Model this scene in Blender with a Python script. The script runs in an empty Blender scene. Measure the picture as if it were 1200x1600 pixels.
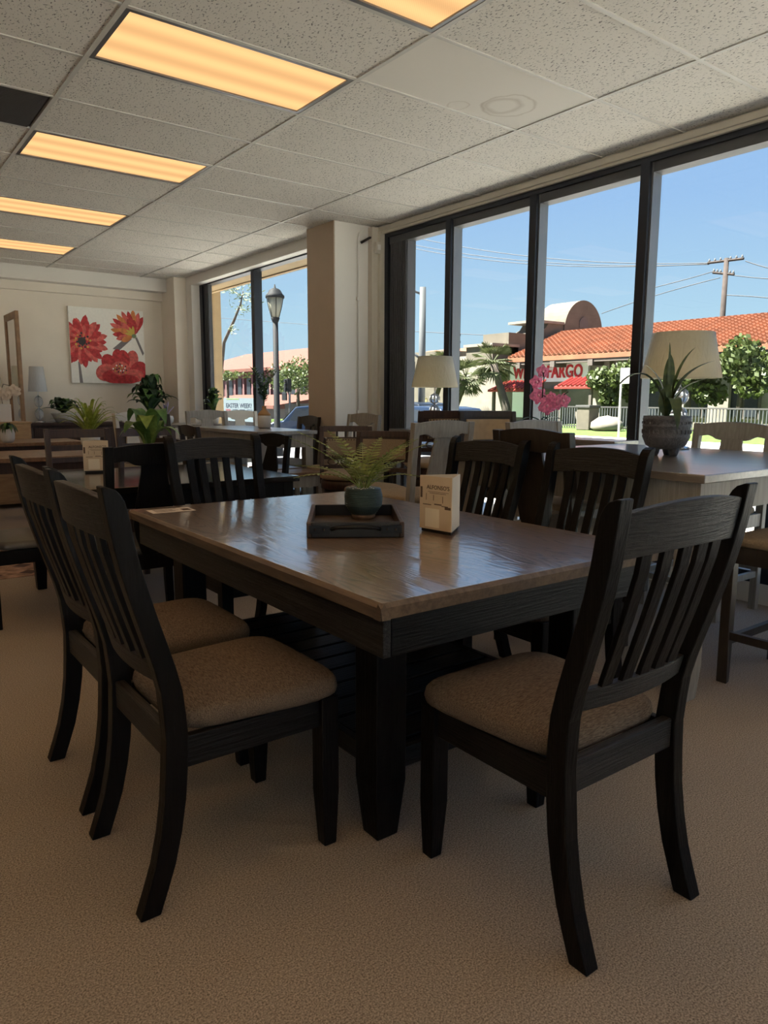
import bpy, bmesh, math, random
from mathutils import Vector, Matrix
random.seed(7)
R = math.radians
SC = bpy.context.scene
COL = SC.collection
H = 1.24                    # camera height
ZC = 2.915                  # ceiling height
F_PX, YAW, PITCH, ROLL = 1140.75, 0.642154, -0.153092, 0.00432

# ------------------------------------------------------------------ camera
_fwd = Vector((math.sin(YAW)*math.cos(PITCH), math.cos(YAW)*math.cos(PITCH), math.sin(PITCH)))
_right = Vector((math.cos(YAW), -math.sin(YAW), 0)); _up = _right.cross(_fwd)
_r2 = math.cos(ROLL)*_right + math.sin(ROLL)*_up
_u2 = -math.sin(ROLL)*_right + math.cos(ROLL)*_up
cam_d = bpy.data.cameras.new('camera'); cam = bpy.data.objects.new('camera', cam_d); COL.objects.link(cam)
_m = Matrix((_r2, _u2, -_fwd)).transposed().to_4x4(); _m.translation = (0, 0, H)
cam.matrix_world = _m
cam_d.sensor_fit = 'VERTICAL'; cam_d.sensor_height = 24.0; cam_d.lens = F_PX/1600*24.0
cam_d.clip_start = 0.05; cam_d.clip_end = 600
SC.camera = cam
def ray(px, py): return _r2*((px-600)/F_PX) + _u2*((800-py)/F_PX) + _fwd
def at_x(px, py, X): v = ray(px, py); return Vector((0, 0, H)) + v*(X/v.x)
def at_y(px, py, Y): v = ray(px, py); return Vector((0, 0, H)) + v*(Y/v.y)
def at_z(px, py, Z): v = ray(px, py); return Vector((0, 0, H)) + v*((Z-H)/v.z)

# ------------------------------------------------------------------ sky, sun, exposure
SC.view_settings.view_transform = 'Standard'; SC.view_settings.look = 'None'
SC.view_settings.gamma = 1; SC.view_settings.use_curve_mapping = False
SC.view_settings.exposure = 1.38
w = bpy.data.worlds.new('sky'); SC.world = w; w.use_nodes = True
nt = w.node_tree; nt.nodes.clear()
tc = nt.nodes.new('ShaderNodeTexCoord'); sep = nt.nodes.new('ShaderNodeSeparateXYZ')
ramp = nt.nodes.new('ShaderNodeValToRGB'); bg = nt.nodes.new('ShaderNodeBackground'); wo = nt.nodes.new('ShaderNodeOutputWorld')
nt.links.new(tc.outputs['Generated'], sep.inputs[0]); nt.links.new(sep.outputs['Z'], ramp.inputs[0])
cr = ramp.color_ramp
cr.elements[0].position = 0.0; cr.elements[0].color = (0.60, 0.80, 0.93, 1)
cr.elements[1].position = 1.0; cr.elements[1].color = (0.18, 0.35, 0.74, 1)
for p, c in ((0.10, (0.50, 0.74, 0.94, 1)), (0.24, (0.36, 0.58, 0.93, 1)), (0.40, (0.29, 0.50, 0.90, 1))):
    e = cr.elements.new(p); e.color = c
nt.links.new(ramp.outputs[0], bg.inputs[0]); bg.inputs[1].default_value = 0.385
nt.links.new(bg.outputs[0], wo.inputs[0])
sun_d = bpy.data.lights.new('sun', 'SUN'); sun_d.energy = 17.0; sun_d.angle = R(0.6); sun_d.color = (1, 0.95, 0.86)
sun = bpy.data.objects.new('sun', sun_d); COL.objects.link(sun)
_sd = Vector((-0.40, 0.33, 0.86)).normalized()          # towards the sun
sun.rotation_euler = _sd.to_track_quat('Z', 'Y').to_euler()
LAMP_GAIN = 1.0             # strength of the ceiling panels

# ------------------------------------------------------------------ materials
MATS = {}
def _bsdf(name):
    m = bpy.data.materials.new(name); m.use_nodes = True
    MATS[name] = m
    return m, m.node_tree, m.node_tree.nodes['Principled BSDF']
def plain(name, col, rough=0.6, metal=0.0, noise=0.0, nscale=30, bump=0.0, bscale=200, spec=0.5, **kw):
    m, t, b = _bsdf(name)
    b.inputs['Base Color'].default_value = (*col, 1); b.inputs['Roughness'].default_value = rough
    b.inputs['Metallic'].default_value = metal; b.inputs['Specular IOR Level'].default_value = spec
    for k, v in kw.items(): b.inputs[k.replace('_', ' ')].default_value = v
    if noise or bump:
        co = t.nodes.new('ShaderNodeTexCoord')
    if noise:
        n = t.nodes.new('ShaderNodeTexNoise'); n.inputs['Scale'].default_value = nscale; n.inputs['Detail'].default_value = 4
        t.links.new(co.outputs['Object'], n.inputs['Vector'])
        r = t.nodes.new('ShaderNodeValToRGB')
        r.color_ramp.elements[0].position = 0.3; r.color_ramp.elements[1].position = 0.7
        r.color_ramp.elements[0].color = (*[c*(1-noise) for c in col], 1); r.color_ramp.elements[1].color = (*[min(1, c*(1+noise)) for c in col], 1)
        t.links.new(n.outputs['Fac'], r.inputs[0]); t.links.new(r.outputs[0], b.inputs['Base Color'])
    if bump:
        n2 = t.nodes.new('ShaderNodeTexNoise'); n2.inputs['Scale'].default_value = bscale; n2.inputs['Detail'].default_value = 3
        t.links.new(co.outputs['Object'], n2.inputs['Vector'])
        bp = t.nodes.new('ShaderNodeBump'); bp.inputs['Strength'].default_value = bump; bp.inputs['Distance'].default_value = 0.01
        t.links.new(n2.outputs['Fac'], bp.inputs['Height']); t.links.new(bp.outputs[0], b.inputs['Normal'])
    return m
def wood(name, c1, c2, stretch=(60, 60, 3), rough=0.45, bump=0.25, dist=0.002, coat=0.0, spec=0.5, rot=0):
    m, t, b = _bsdf(name)
    co = t.nodes.new('ShaderNodeTexCoord'); mp = t.nodes.new('ShaderNodeMapping'); mp.inputs['Scale'].default_value = stretch
    mp.inputs['Rotation'].default_value = (0, 0, rot)
    t.links.new(co.outputs['Object'], mp.inputs[0])
    n = t.nodes.new('ShaderNodeTexNoise'); n.inputs['Scale'].default_value = 1.0; n.inputs['Detail'].default_value = 5; n.inputs['Roughness'].default_value = 0.6
    t.links.new(mp.outputs[0], n.inputs['Vector'])
    r = t.nodes.new('ShaderNodeValToRGB'); r.color_ramp.elements[0].position = 0.35; r.color_ramp.elements[1].position = 0.65
    r.color_ramp.elements[0].color = (*c1, 1); r.color_ramp.elements[1].color = (*c2, 1)
    t.links.new(n.outputs['Fac'], r.inputs[0]); t.links.new(r.outputs[0], b.inputs['Base Color'])
    b.inputs['Roughness'].default_value = rough; b.inputs['Specular IOR Level'].default_value = spec
    b.inputs['Coat Weight'].default_value = coat; b.inputs['Coat Roughness'].default_value = 0.2; b.inputs['Coat IOR'].default_value = 1.9
    bp = t.nodes.new('ShaderNodeBump'); bp.inputs['Strength'].default_value = bump; bp.inputs['Distance'].default_value = dist
    t.links.new(n.outputs['Fac'], bp.inputs['Height']); t.links.new(bp.outputs[0], b.inputs['Normal'])
    return m
def oak_top(name, c1, c2, rough=0.3):
    """plain-sawn board: long cathedral lines along local y, dark pores"""
    m, t, b = _bsdf(name)
    co = t.nodes.new('ShaderNodeTexCoord'); mp = t.nodes.new('ShaderNodeMapping'); mp.inputs['Scale'].default_value = (1, 0.16, 1)
    t.links.new(co.outputs['Object'], mp.inputs[0])
    n = t.nodes.new('ShaderNodeTexNoise'); n.inputs['Scale'].default_value = 5.5; n.inputs['Detail'].default_value = 2.5
    t.links.new(mp.outputs[0], n.inputs['Vector'])
    mul = t.nodes.new('ShaderNodeMath'); mul.operation = 'MULTIPLY'; mul.inputs[1].default_value = 30.0
    t.links.new(n.outputs['Fac'], mul.inputs[0])
    fr = t.nodes.new('ShaderNodeMath'); fr.operation = 'PINGPONG'; fr.inputs[1].default_value = 0.5
    t.links.new(mul.outputs[0], fr.inputs[0])
    mp2 = t.nodes.new('ShaderNodeMapping'); mp2.inputs['Scale'].default_value = (320, 14, 40)
    t.links.new(co.outputs['Object'], mp2.inputs[0])
    n2 = t.nodes.new('ShaderNodeTexNoise'); n2.inputs['Scale'].default_value = 1; n2.inputs['Detail'].default_value = 3
    t.links.new(mp2.outputs[0], n2.inputs['Vector'])
    add = t.nodes.new('ShaderNodeMath'); add.operation = 'MULTIPLY_ADD'; add.inputs[1].default_value = 0.55
    t.links.new(n2.outputs['Fac'], add.inputs[0]); t.links.new(fr.outputs[0], add.inputs[2])
    r = t.nodes.new('ShaderNodeValToRGB')
    r.color_ramp.elements[0].position = 0.22; r.color_ramp.elements[0].color = (*c1, 1)
    r.color_ramp.elements[1].position = 0.48; r.color_ramp.elements[1].color = (*c2, 1)
    t.links.new(add.outputs[0], r.inputs[0]); t.links.new(r.outputs[0], b.inputs['Base Color'])
    b.inputs['Roughness'].default_value = rough; b.inputs['Coat Weight'].default_value = 1.0; b.inputs['Coat Roughness'].default_value = 0.12; b.inputs['Coat IOR'].default_value = 2.8; b.inputs['Specular IOR Level'].default_value = 0.8
    bp = t.nodes.new('ShaderNodeBump'); bp.inputs['Strength'].default_value = 0.55; bp.inputs['Distance'].default_value = 0.0016
    bc = t.nodes.new('ShaderNodeBump'); bc.inputs['Strength'].default_value = 0.30; bc.inputs['Distance'].default_value = 0.0012
    t.links.new(fr.outputs[0], bc.inputs['Height']); t.links.new(bc.outputs[0], b.inputs['Coat Normal'])
    t.links.new(add.outputs[0], bp.inputs['Height']); t.links.new(bp.outputs[0], b.inputs['Normal'])
    return m
def emit(name, col, strength, bands=None):
    m = bpy.data.materials.new(name); m.use_nodes = True; t = m.node_tree; t.nodes.clear(); MATS[name] = m
    e = t.nodes.new('ShaderNodeEmission'); o = t.nodes.new('ShaderNodeOutputMaterial')
    e.inputs[0].default_value = (*col, 1); e.inputs[1].default_value = strength
    if bands:      # tubes glowing behind the prismatic lens
        co = t.nodes.new('ShaderNodeTexCoord'); sp = t.nodes.new('ShaderNodeSeparateXYZ'); t.links.new(co.outputs['Object'], sp.inputs[0])
        m1 = t.nodes.new('ShaderNodeMath'); m1.operation = 'MULTIPLY'; m1.inputs[1].default_value = bands; t.links.new(sp.outputs['Y'], m1.inputs[0])
        c = t.nodes.new('ShaderNodeMath'); c.operation = 'COSINE'; t.links.new(m1.outputs[0], c.inputs[0])
        m2 = t.nodes.new('ShaderNodeMath'); m2.operation = 'MULTIPLY_ADD'; m2.inputs[1].default_value = 0.16*strength; m2.inputs[2].default_value = strength
        t.links.new(c.outputs[0], m2.inputs[0])
        # prismatic lens pattern
        v = t.nodes.new('ShaderNodeTexChecker'); v.inputs['Scale'].default_value = 160; v.inputs[1].default_value = (1, 1, 1, 1); v.inputs[2].default_value = (0.9, 0.9, 0.9, 1)
        t.links.new(co.outputs['Object'], v.inputs[0])
        mx = t.nodes.new('ShaderNodeVectorMath'); mx.operation = 'MULTIPLY'; mx.inputs[1].default_value = col
        t.links.new(v.outputs[0], mx.inputs[0]); t.links.new(mx.outputs[0], e.inputs[0])
        t.links.new(m2.outputs[0], e.inputs[1])
    t.links.new(e.outputs[0], o.inputs[0]); return m
def glass_pane(name, tint=(0.97, 0.99, 0.98)):
    m = bpy.data.materials.new(name); m.use_nodes = True; t = m.node_tree; t.nodes.clear(); MATS[name] = m
    tr = t.nodes.new('ShaderNodeBsdfTransparent'); tr.inputs[0].default_value = (*tint, 1)
    gl = t.nodes.new('ShaderNodeBsdfGlossy'); gl.inputs['Roughness'].default_value = 0.01
    lw = t.nodes.new('ShaderNodeLayerWeight'); lw.inputs[0].default_value = 0.5
    pw = t.nodes.new('ShaderNodeMath'); pw.operation = 'POWER'; pw.inputs[1].default_value = 5.0; t.links.new(lw.outputs['Facing'], pw.inputs[0])
    fr = t.nodes.new('ShaderNodeMath'); fr.operation = 'MULTIPLY_ADD'; fr.inputs[1].default_value = 0.5; fr.inputs[2].default_value = 0.02; t.links.new(pw.outputs[0], fr.inputs[0])
    mx = t.nodes.new('ShaderNodeMixShader'); o = t.nodes.new('ShaderNodeOutputMaterial')
    t.links.new(fr.outputs[0], mx.inputs[0]); t.links.new(tr.outputs[0], mx.inputs[1]); t.links.new(gl.outputs[0], mx.inputs[2]); t.links.new(mx.outputs[0], o.inputs[0])
    return m
def leafmat(name, col, col2, rough=0.45, trans=0.25):
    m, t, b = _bsdf(name)
    co = t.nodes.new('ShaderNodeTexCoord'); n = t.nodes.new('ShaderNodeTexNoise'); n.inputs['Scale'].default_value = 25
    t.links.new(co.outputs['Object'], n.inputs['Vector'])
    r = t.nodes.new('ShaderNodeValToRGB'); r.color_ramp.elements[0].position = 0.35; r.color_ramp.elements[1].position = 0.65
    r.color_ramp.elements[0].color = (*col, 1); r.color_ramp.elements[1].color = (*col2, 1)
    t.links.new(n.outputs['Fac'], r.inputs[0]); t.links.new(r.outputs[0], b.inputs['Base Color'])
    b.inputs['Roughness'].default_value = rough
    tl = t.nodes.new('ShaderNodeBsdfTranslucent'); t.links.new(r.outputs[0], tl.inputs[0])
    mx = t.nodes.new('ShaderNodeMixShader'); mx.inputs[0].default_value = trans
    o = t.nodes['Material Output']; t.links.new(b.outputs[0], mx.inputs[1]); t.links.new(tl.outputs[0], mx.inputs[2]); t.links.new(mx.outputs[0], o.inputs[0])
    return m

def carpet_mat():
    m, t, b = _bsdf('carpet')
    co = t.nodes.new('ShaderNodeTexCoord')
    n = t.nodes.new('ShaderNodeTexNoise'); n.inputs['Scale'].default_value = 230; n.inputs['Detail'].default_value = 5; n.inputs['Roughness'].default_value = 0.7
    n3 = t.nodes.new('ShaderNodeTexNoise'); n3.inputs['Scale'].default_value = 2.0; n3.inputs['Detail'].default_value = 2
    for q in (n, n3): t.links.new(co.outputs['Object'], q.inputs['Vector'])
    r = t.nodes.new('ShaderNodeValToRGB'); r.color_ramp.elements[0].position = 0.38; r.color_ramp.elements[1].position = 0.62
    r.color_ramp.elements[0].color = (0.20, 0.165, 0.135, 1); r.color_ramp.elements[1].color = (0.65, 0.55, 0.455, 1)
    t.links.new(n.outputs['Fac'], r.inputs[0])
    mx = t.nodes.new('ShaderNodeMix'); mx.data_type = 'RGBA'; mx.blend_type = 'MULTIPLY'; mx.inputs[0].default_value = 0.12
    t.links.new(r.outputs[0], mx.inputs[6]); t.links.new(n3.outputs['Fac'], mx.inputs[7])
    t.links.new(mx.outputs[2], b.inputs['Base Color'])
    b.inputs['Roughness'].default_value = 0.95; b.inputs['Specular IOR Level'].default_value = 0.1
    bp = t.nodes.new('ShaderNodeBump'); bp.inputs['Strength'].default_value = 0.5; bp.inputs['Distance'].default_value = 0.006
    t.links.new(n.outputs['Fac'], bp.inputs['Height']); t.links.new(bp.outputs[0], b.inputs['Normal'])
    return m
def tile_mat(name, base, pits=True, stain=None):
    """mineral-fibre ceiling tile: small dark fissures; one tile carries a dried water ring"""
    m, t, b = _bsdf(name)
    co = t.nodes.new('ShaderNodeTexCoord')
    src = None
    if pits:
        mp = t.nodes.new('ShaderNodeMapping'); mp.inputs['Scale'].default_value = (110, 60, 60); mp.inputs['Rotation'].default_value = (0, 0, 0.6)
        t.links.new(co.outputs['Object'], mp.inputs[0])
        n = t.nodes.new('ShaderNodeTexNoise'); n.inputs['Scale'].default_value = 1.0; n.inputs['Detail'].default_value = 2.5
        t.links.new(mp.outputs[0], n.inputs['Vector'])
        r = t.nodes.new('ShaderNodeValToRGB'); r.color_ramp.elements[0].position = 0.33; r.color_ramp.elements[1].position = 0.41
        r.color_ramp.elements[0].color = (*[c*0.28 for c in base], 1); r.color_ramp.elements[1].color = (*base, 1)
        t.links.new(n.outputs['Fac'], r.inputs[0]); src = r.outputs[0]
        bp = t.nodes.new('ShaderNodeBump'); bp.inputs['Strength'].default_value = 0.5; bp.inputs['Distance'].default_value = 0.004
        t.links.new(r.outputs[0], bp.inputs['Height']); t.links.new(bp.outputs[0], b.inputs['Normal'])
    if stain:
        def ring(cx, cy, rad, wid, amp):
            mp = t.nodes.new('ShaderNodeMapping'); mp.vector_type = 'POINT'; mp.inputs['Location'].default_value = (-cx, -cy, 0)
            nz = t.nodes.new('ShaderNodeTexNoise'); nz.inputs['Scale'].default_value = 9
            t.links.new(co.outputs['Object'], nz.inputs['Vector'])
            t.links.new(co.outputs['Object'], mp.inputs[0])
            ln = t.nodes.new('ShaderNodeVectorMath'); ln.operation = 'LENGTH'
            fl = t.nodes.new('ShaderNodeVectorMath'); fl.operation = 'MULTIPLY'; fl.inputs[1].default_value = (1, 1, 0)
            t.links.new(mp.outputs[0], fl.inputs[0]); t.links.new(fl.outputs[0], ln.inputs[0])
            a = t.nodes.new('ShaderNodeMath'); a.operation = 'MULTIPLY_ADD'; a.inputs[1].default_value = 0.05; t.links.new(nz.outputs['Fac'], a.inputs[0]); t.links.new(ln.outputs['Value'], a.inputs[2])
            s = t.nodes.new('ShaderNodeMath'); s.operation = 'SUBTRACT'; s.inputs[1].default_value = rad+0.025; t.links.new(a.outputs[0], s.inputs[0])
            ab = t.nodes.new('ShaderNodeMath'); ab.operation = 'ABSOLUTE'; t.links.new(s.outputs[0], ab.inputs[0])
            mr = t.nodes.new('ShaderNodeMapRange'); mr.inputs[1].default_value = 0; mr.inputs[2].default_value = wid; mr.inputs[3].default_value = amp; mr.inputs[4].default_value = 0
            t.links.new(ab.outputs[0], mr.inputs[0]); return mr.outputs[0]
        cx, cy = stain
        acc = ring(cx, cy, 0.155, 0.012, 0.3)
        for q in (ring(cx-0.03, cy+0.02, 0.10, 0.03, 0.28), ring(cx-0.24, cy+0.17, 0.06, 0.008, 0.25)):
            ad = t.nodes.new('ShaderNodeMath'); ad.operation = 'ADD'; t.links.new(acc, ad.inputs[0]); t.links.new(q, ad.inputs[1]); acc = ad.outputs[0]
        mx = t.nodes.new('ShaderNodeMix'); mx.data_type = 'RGBA'
        t.links.new(acc, mx.inputs[0]); mx.inputs[6].default_value = (*base, 1); mx.inputs[7].default_value = (0.30, 0.22, 0.13, 1)
        src = mx.outputs[2]
    if src: t.links.new(src, b.inputs['Base Color'])
    else: b.inputs['Base Color'].default_value = (*base, 1)
    b.inputs['Roughness'].default_value = 0.9; b.inputs['Specular IOR Level'].default_value = 0.15
    return m

plain('wall_paint', (0.84, 0.77, 0.67), 0.8, noise=0.03, nscale=3)
plain('pier_shade', (0.50, 0.39, 0.29), 0.75, noise=0.04, nscale=4)
plain('white_paint', (0.78, 0.75, 0.70), 0.6)
plain('trim_cream', (0.60, 0.55, 0.46), 0.55)
plain('frame_dark', (0.025, 0.028, 0.038), 0.35, metal=0.4)
plain('fluted_grey', (0.085, 0.085, 0.09), 0.5, metal=0.3)
plain('frame_alu', (0.20, 0.20, 0.21), 0.4, metal=0.6)
plain('grid_white', (0.62, 0.60, 0.55), 0.5)
plain('vent_dark', (0.055, 0.05, 0.05), 0.6)
tile_mat('ceiling_tile', (0.80, 0.765, 0.70)); tile_mat('ceiling_tile_stained', (0.80, 0.765, 0.70), False, (0.29, 0.07))
carpet_mat(); glass_pane('glass')
emit('light_panel', (1.0, 0.565, 0.235), 0.45*LAMP_GAIN, 31.4)
wood('black_v', (0.0025, 0.0023, 0.0025), (0.0065, 0.0058, 0.006), (110, 110, 6), 0.40, 0.6, 0.003, spec=0.15)
wood('black_h', (0.004, 0.0038, 0.004), (0.030, 0.026, 0.024), (90, 5, 220), 0.45, 1.0, 0.005, spec=0.3)
wood('black_x', (0.0025, 0.0023, 0.0025), (0.009, 0.008, 0.008), (6, 110, 160), 0.42, 0.7, 0.004, spec=0.2)
oak_top('table_oak', (0.055, 0.036, 0.024), (0.24, 0.165, 0.115), 0.3)
wood('table_edge', (0.075, 0.05, 0.033), (0.15, 0.10, 0.065), (60, 6, 60), 0.4)
wood('seat_fabric', (0.085, 0.062, 0.045), (0.235, 0.18, 0.135), (420, 60, 420), 0.9, 0.8, 0.005, spec=0.12)
plain('tan_fabric', (0.30, 0.225, 0.145), 0.85, noise=0.15, nscale=120, bump=0.3, bscale=250, spec=0.2)
plain('grey_fabric', (0.42, 0.39, 0.35), 0.85, noise=0.15, nscale=150, bump=0.4, bscale=250, spec=0.2)
plain('tan_leather', (0.42, 0.29, 0.155), 0.5, noise=0.1, nscale=20)
plain('grey_leather', (0.10, 0.095, 0.085), 0.4, noise=0.1, nscale=20)
wood('grey_wood', (0.23, 0.21, 0.185), (0.33, 0.305, 0.27), (70, 70, 5), 0.5, 0.15)
wood('grey_top', (0.15, 0.125, 0.10), (0.22, 0.185, 0.15), (50, 4, 50), 0.30, 0.1, coat=1.0)
wood('brown_wood', (0.030, 0.014, 0.009), (0.062, 0.028, 0.017), (60, 60, 5), 0.35, 0.15)
wood('dark_brown', (0.022, 0.015, 0.011), (0.040, 0.028, 0.020), (60, 60, 5), 0.4, 0.2)
wood('mid_wood', (0.16, 0.085, 0.042), (0.26, 0.145, 0.075), (40, 5, 40), 0.35, 0.15)
wood('light_wood', (0.42, 0.27, 0.14), (0.55, 0.37, 0.20), (6, 40, 40), 0.4, 0.1)
plain('black_gloss', (0.012, 0.011, 0.011), 0.12)
plain('cream_wood', (0.55, 0.49, 0.40), 0.55)
plain('nail', (0.06, 0.04, 0.025), 0.35, metal=0.8)
# ------------------------------------------------------------------ mesh helpers
class MB:
    def __init__(s): s.v = []; s.f = []
    def add(s, vs, fs):
        o = len(s.v); s.v += [tuple(p) for p in vs]; s.f += [tuple(i+o for i in f) for f in fs]; return s
    def box(s, c, d, rot=None):
        x, y, z = d[0]/2, d[1]/2, d[2]/2
        vs = [Vector((a*x, b*y, e*z)) for a in (-1, 1) for b in (-1, 1) for e in (-1, 1)]
        if rot is not None: vs = [rot @ p for p in vs]
        vs = [p + Vector(c) for p in vs]
        return s.add(vs, [(0, 1, 3, 2), (4, 6, 7, 5), (0, 4, 5, 1), (2, 3, 7, 6), (0, 2, 6, 4), (1, 5, 7, 3)])
    def bb(s, x0, x1, y0, y1, z0, z1): return s.box(((x0+x1)/2, (y0+y1)/2, (z0+z1)/2), (x1-x0, y1-y0, z1-z0))
    def loft(s, rings, cap=True, closed=True):
        n = len(rings[0]); vs = [p for r in rings for p in r]; fs = []
        for k in range(len(rings)-1):
            for i in range(n if closed else n-1):
                j = (i+1) % n; fs.append((k*n+i, k*n+j, (k+1)*n+j, (k+1)*n+i))
        if cap and closed: fs += [tuple(range(n))[::-1], tuple(range((len(rings)-1)*n, len(rings)*n))]
        return s.add(vs, fs)
    def lathe(s, prof, n=24, c=(0, 0, 0), cap=True, sx=1, sy=1):
        rings = [[(c[0]+r*sx*math.cos(2*math.pi*i/n), c[1]+r*sy*math.sin(2*math.pi*i/n), c[2]+z) for i in range(n)] for r, z in prof]
        return s.loft(rings, cap)
    def tube(s, path, r, n=8, cap=True):
        path = [Vector(p) for p in path]; rs = r if isinstance(r, (list, tuple)) else [r]*len(path); rings = []
        for i, p in enumerate(path):
            d = (path[min(i+1, len(path)-1)] - path[max(i-1, 0)]).normalized()
            a = d.cross(Vector((0, 0, 1))); a = a.normalized() if a.length > 1e-3 else Vector((1, 0, 0)); b = d.cross(a)
            rings.append([p + rs[i]*(math.cos(2*math.pi*k/n)*a + math.sin(2*math.pi*k/n)*b) for k in range(n)])
        return s.loft(rings, cap)
    def prism(s, poly, fn, d0, d1):
        """poly of (a,b) extruded from depth d0 to d1; fn(a,b,d)->xyz"""
        n = len(poly); vs = [fn(a, b, d0) for a, b in poly] + [fn(a, b, d1) for a, b in poly]
        fs = [tuple(range(n))[::-1], tuple(range(n, 2*n))] + [(i, (i+1) % n, n+(i+1) % n, n+i) for i in range(n)]
        return s.add(vs, fs)
    def build(s, name, mat, parent=None, smooth=False, bevel=0, seg=2, recalc=True):
        me = bpy.data.meshes.new(name); me.from_pydata(s.v, [], s.f)
        if recalc:
            bm = bmesh.new(); bm.from_mesh(me); bmesh.ops.recalc_face_normals(bm, faces=bm.faces); bm.to_mesh(me); bm.free()
        me.materials.append(MATS[mat] if isinstance(mat, str) else mat)
        if smooth: me.polygons.foreach_set('use_smooth', [True]*len(me.polygons))
        o = bpy.data.objects.new(name, me); COL.objects.link(o)
        if parent: o.parent = parent
        if bevel:
            md = o.modifiers.new('bevel', 'BEVEL'); md.width = bevel; md.segments = seg; md.limit_method = 'ANGLE'; md.angle_limit = R(40)
        return o
def tag(o, label=None, cat=None, group=None, kind=None):
    if label: o['label'] = label
    if cat: o['category'] = cat
    if group: o['group'] = group
    if kind: o['kind'] = kind
    return o
def thing(name, label, cat, loc=(0, 0, 0), rz=0, group=None):
    o = bpy.data.objects.new(name, None); COL.objects.link(o); o.empty_display_size = 0.1
    o.location = loc; o.rotation_euler = (0, 0, rz); return tag(o, label, cat, group)
def copy_tree(o, parent=None):
    c = o.copy(); COL.objects.link(c)
    if parent is not None: c.parent = parent
    for ch in list(o.children): copy_tree(ch, c)
    return c
def again(o, label, loc, rz, group=None):
    c = copy_tree(o); c.location = loc; c.rotation_euler = (0, 0, rz); c['label'] = label
    if group: c['group'] = group
    return c
def struct(o): o['kind'] = 'structure'; return o
def sub(mesh_obj, name, parent, loc=(0, 0, 0), rot=(0, 0, 0), scale=(1, 1, 1)):
    """another piece that shares mesh data"""
    c = bpy.data.objects.new(name, mesh_obj.data); COL.objects.link(c); c.parent = parent
    c.location = loc; c.rotation_euler = rot; c.scale = scale
    for md in mesh_obj.modifiers:
        n = c.modifiers.new(md.name, md.type)
        if md.type == 'BEVEL': n.width = md.width; n.segments = md.segments; n.limit_method = md.limit_method; n.angle_limit = md.angle_limit
    return c
def interp(tab, z):
    if z <= tab[0][0]: return tab[0][1]
    for (a, va), (b, vb) in zip(tab, tab[1:]):
        if z <= b: return va + (vb-va)*(z-a)/(b-a)
    return tab[-1][1]
def superell(hx, hy, n=28, p=4.5, cx=0, cy=0, taper=0):
    out = []
    for i in range(n):
        t = 2*math.pi*i/n; c, q = math.cos(t), math.sin(t)
        x = hx*math.copysign(abs(c)**(2/p), c); y = hy*math.copysign(abs(q)**(2/p), q)
        out.append((cx+x, cy+y*(1+taper*x/hx), 0))
    return out
def cushion(mb, hx, hy, z0, z1, crown=0.03, cx=0, cy=0, p=5, taper=0.0, n=36):
    h = z1-z0; rings = []
    for s, z in ((0.93, z0), (0.985, z0+0.18*h), (1.0, z0+0.45*h), (0.985, z0+0.75*h), (0.95, z0+0.93*h), (0.88, z1), (0.7, z1+crown*0.5), (0.45, z1+crown*0.82), (0.2, z1+crown*0.97), (0.04, z1+crown)):
        rings.append([(cx+(x-cx)*s, cy+(y-cy)*s, z) for x, y, _ in superell(hx, hy, n, p, cx, cy, taper)])
    return mb.loft(rings)

# ------------------------------------------------------------------ room
XW, YF = 4.47, 10.75            # window wall, far wall
X0, YB = -4.6, -4.2             # the shop goes on behind and left of the camera
struct(MB().bb(X0, 4.62, YB, YF+0.2, -0.12, 0).build('floor', 'carpet'))
ceil = struct(MB().bb(X0, 4.62, YB, YF+0.2, ZC+0.06, ZC+0.2).build('ceiling', 'grid_white'))
GX = [2.376+1.22*k for k in range(-6, 2)]; GY = [2.82+0.61*i for i in range(-12, 14)]
lights = [(1.156, y) for y in (2.21, 3.43, 5.26, 7.09, 8.92, 0.99, -0.23, -1.45, -2.67)] + [(x, y) for x in (-1.284, -3.724) for y in (-2.67, -1.45, -0.23, 0.99, 2.21, 3.43, 4.65, 5.87, 7.09, 8.31, 9.53)] + [(-0.064, y) for y in (2.21, 0.99, -0.23, -1.45, -2.67)]  # the panels outside the view are added to brighten the room
LK = {(round(x, 2), round(y, 2)) for x, y in lights}
tile_m = {}
def tile(x0, x1, y0, y1, mat='ceiling_tile'):
    key = (round(x1-x0, 3), round(y1-y0, 3), mat)
    hx, hy = (x1-x0)/2-0.012, (y1-y0)/2-0.012
    if key not in tile_m:
        tile_m[key] = MB().bb(-hx, hx, -hy, hy, -0.004, 0.016).build('tile', mat, ceil); o = tile_m[key]
    else: o = sub(tile_m[key], 'tile', ceil)
    o.location = ((x0+x1)/2, (y0+y1)/2, ZC+0.004); return o
xs = [X0] + GX + [XW-0.01]; ys = [YB] + [g for g in GY if YB+0.3 < g < 10.5] + [10.5]
for i in range(len(xs)-1):
    for j in range(len(ys)-1):
        k = (round(xs[i], 2), round(ys[j], 2))
        if k in LK: continue
        if xs[i] < -2.6 or ys[j] < -0.9:      # far out of frame: plain field panel handled below
            continue
        if k == (-0.06, 4.65): continue
        tile(xs[i], xs[i+1], ys[j], ys[j+1], 'ceiling_tile_stained' if k == (2.38, 2.82) else 'ceiling_tile')
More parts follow.
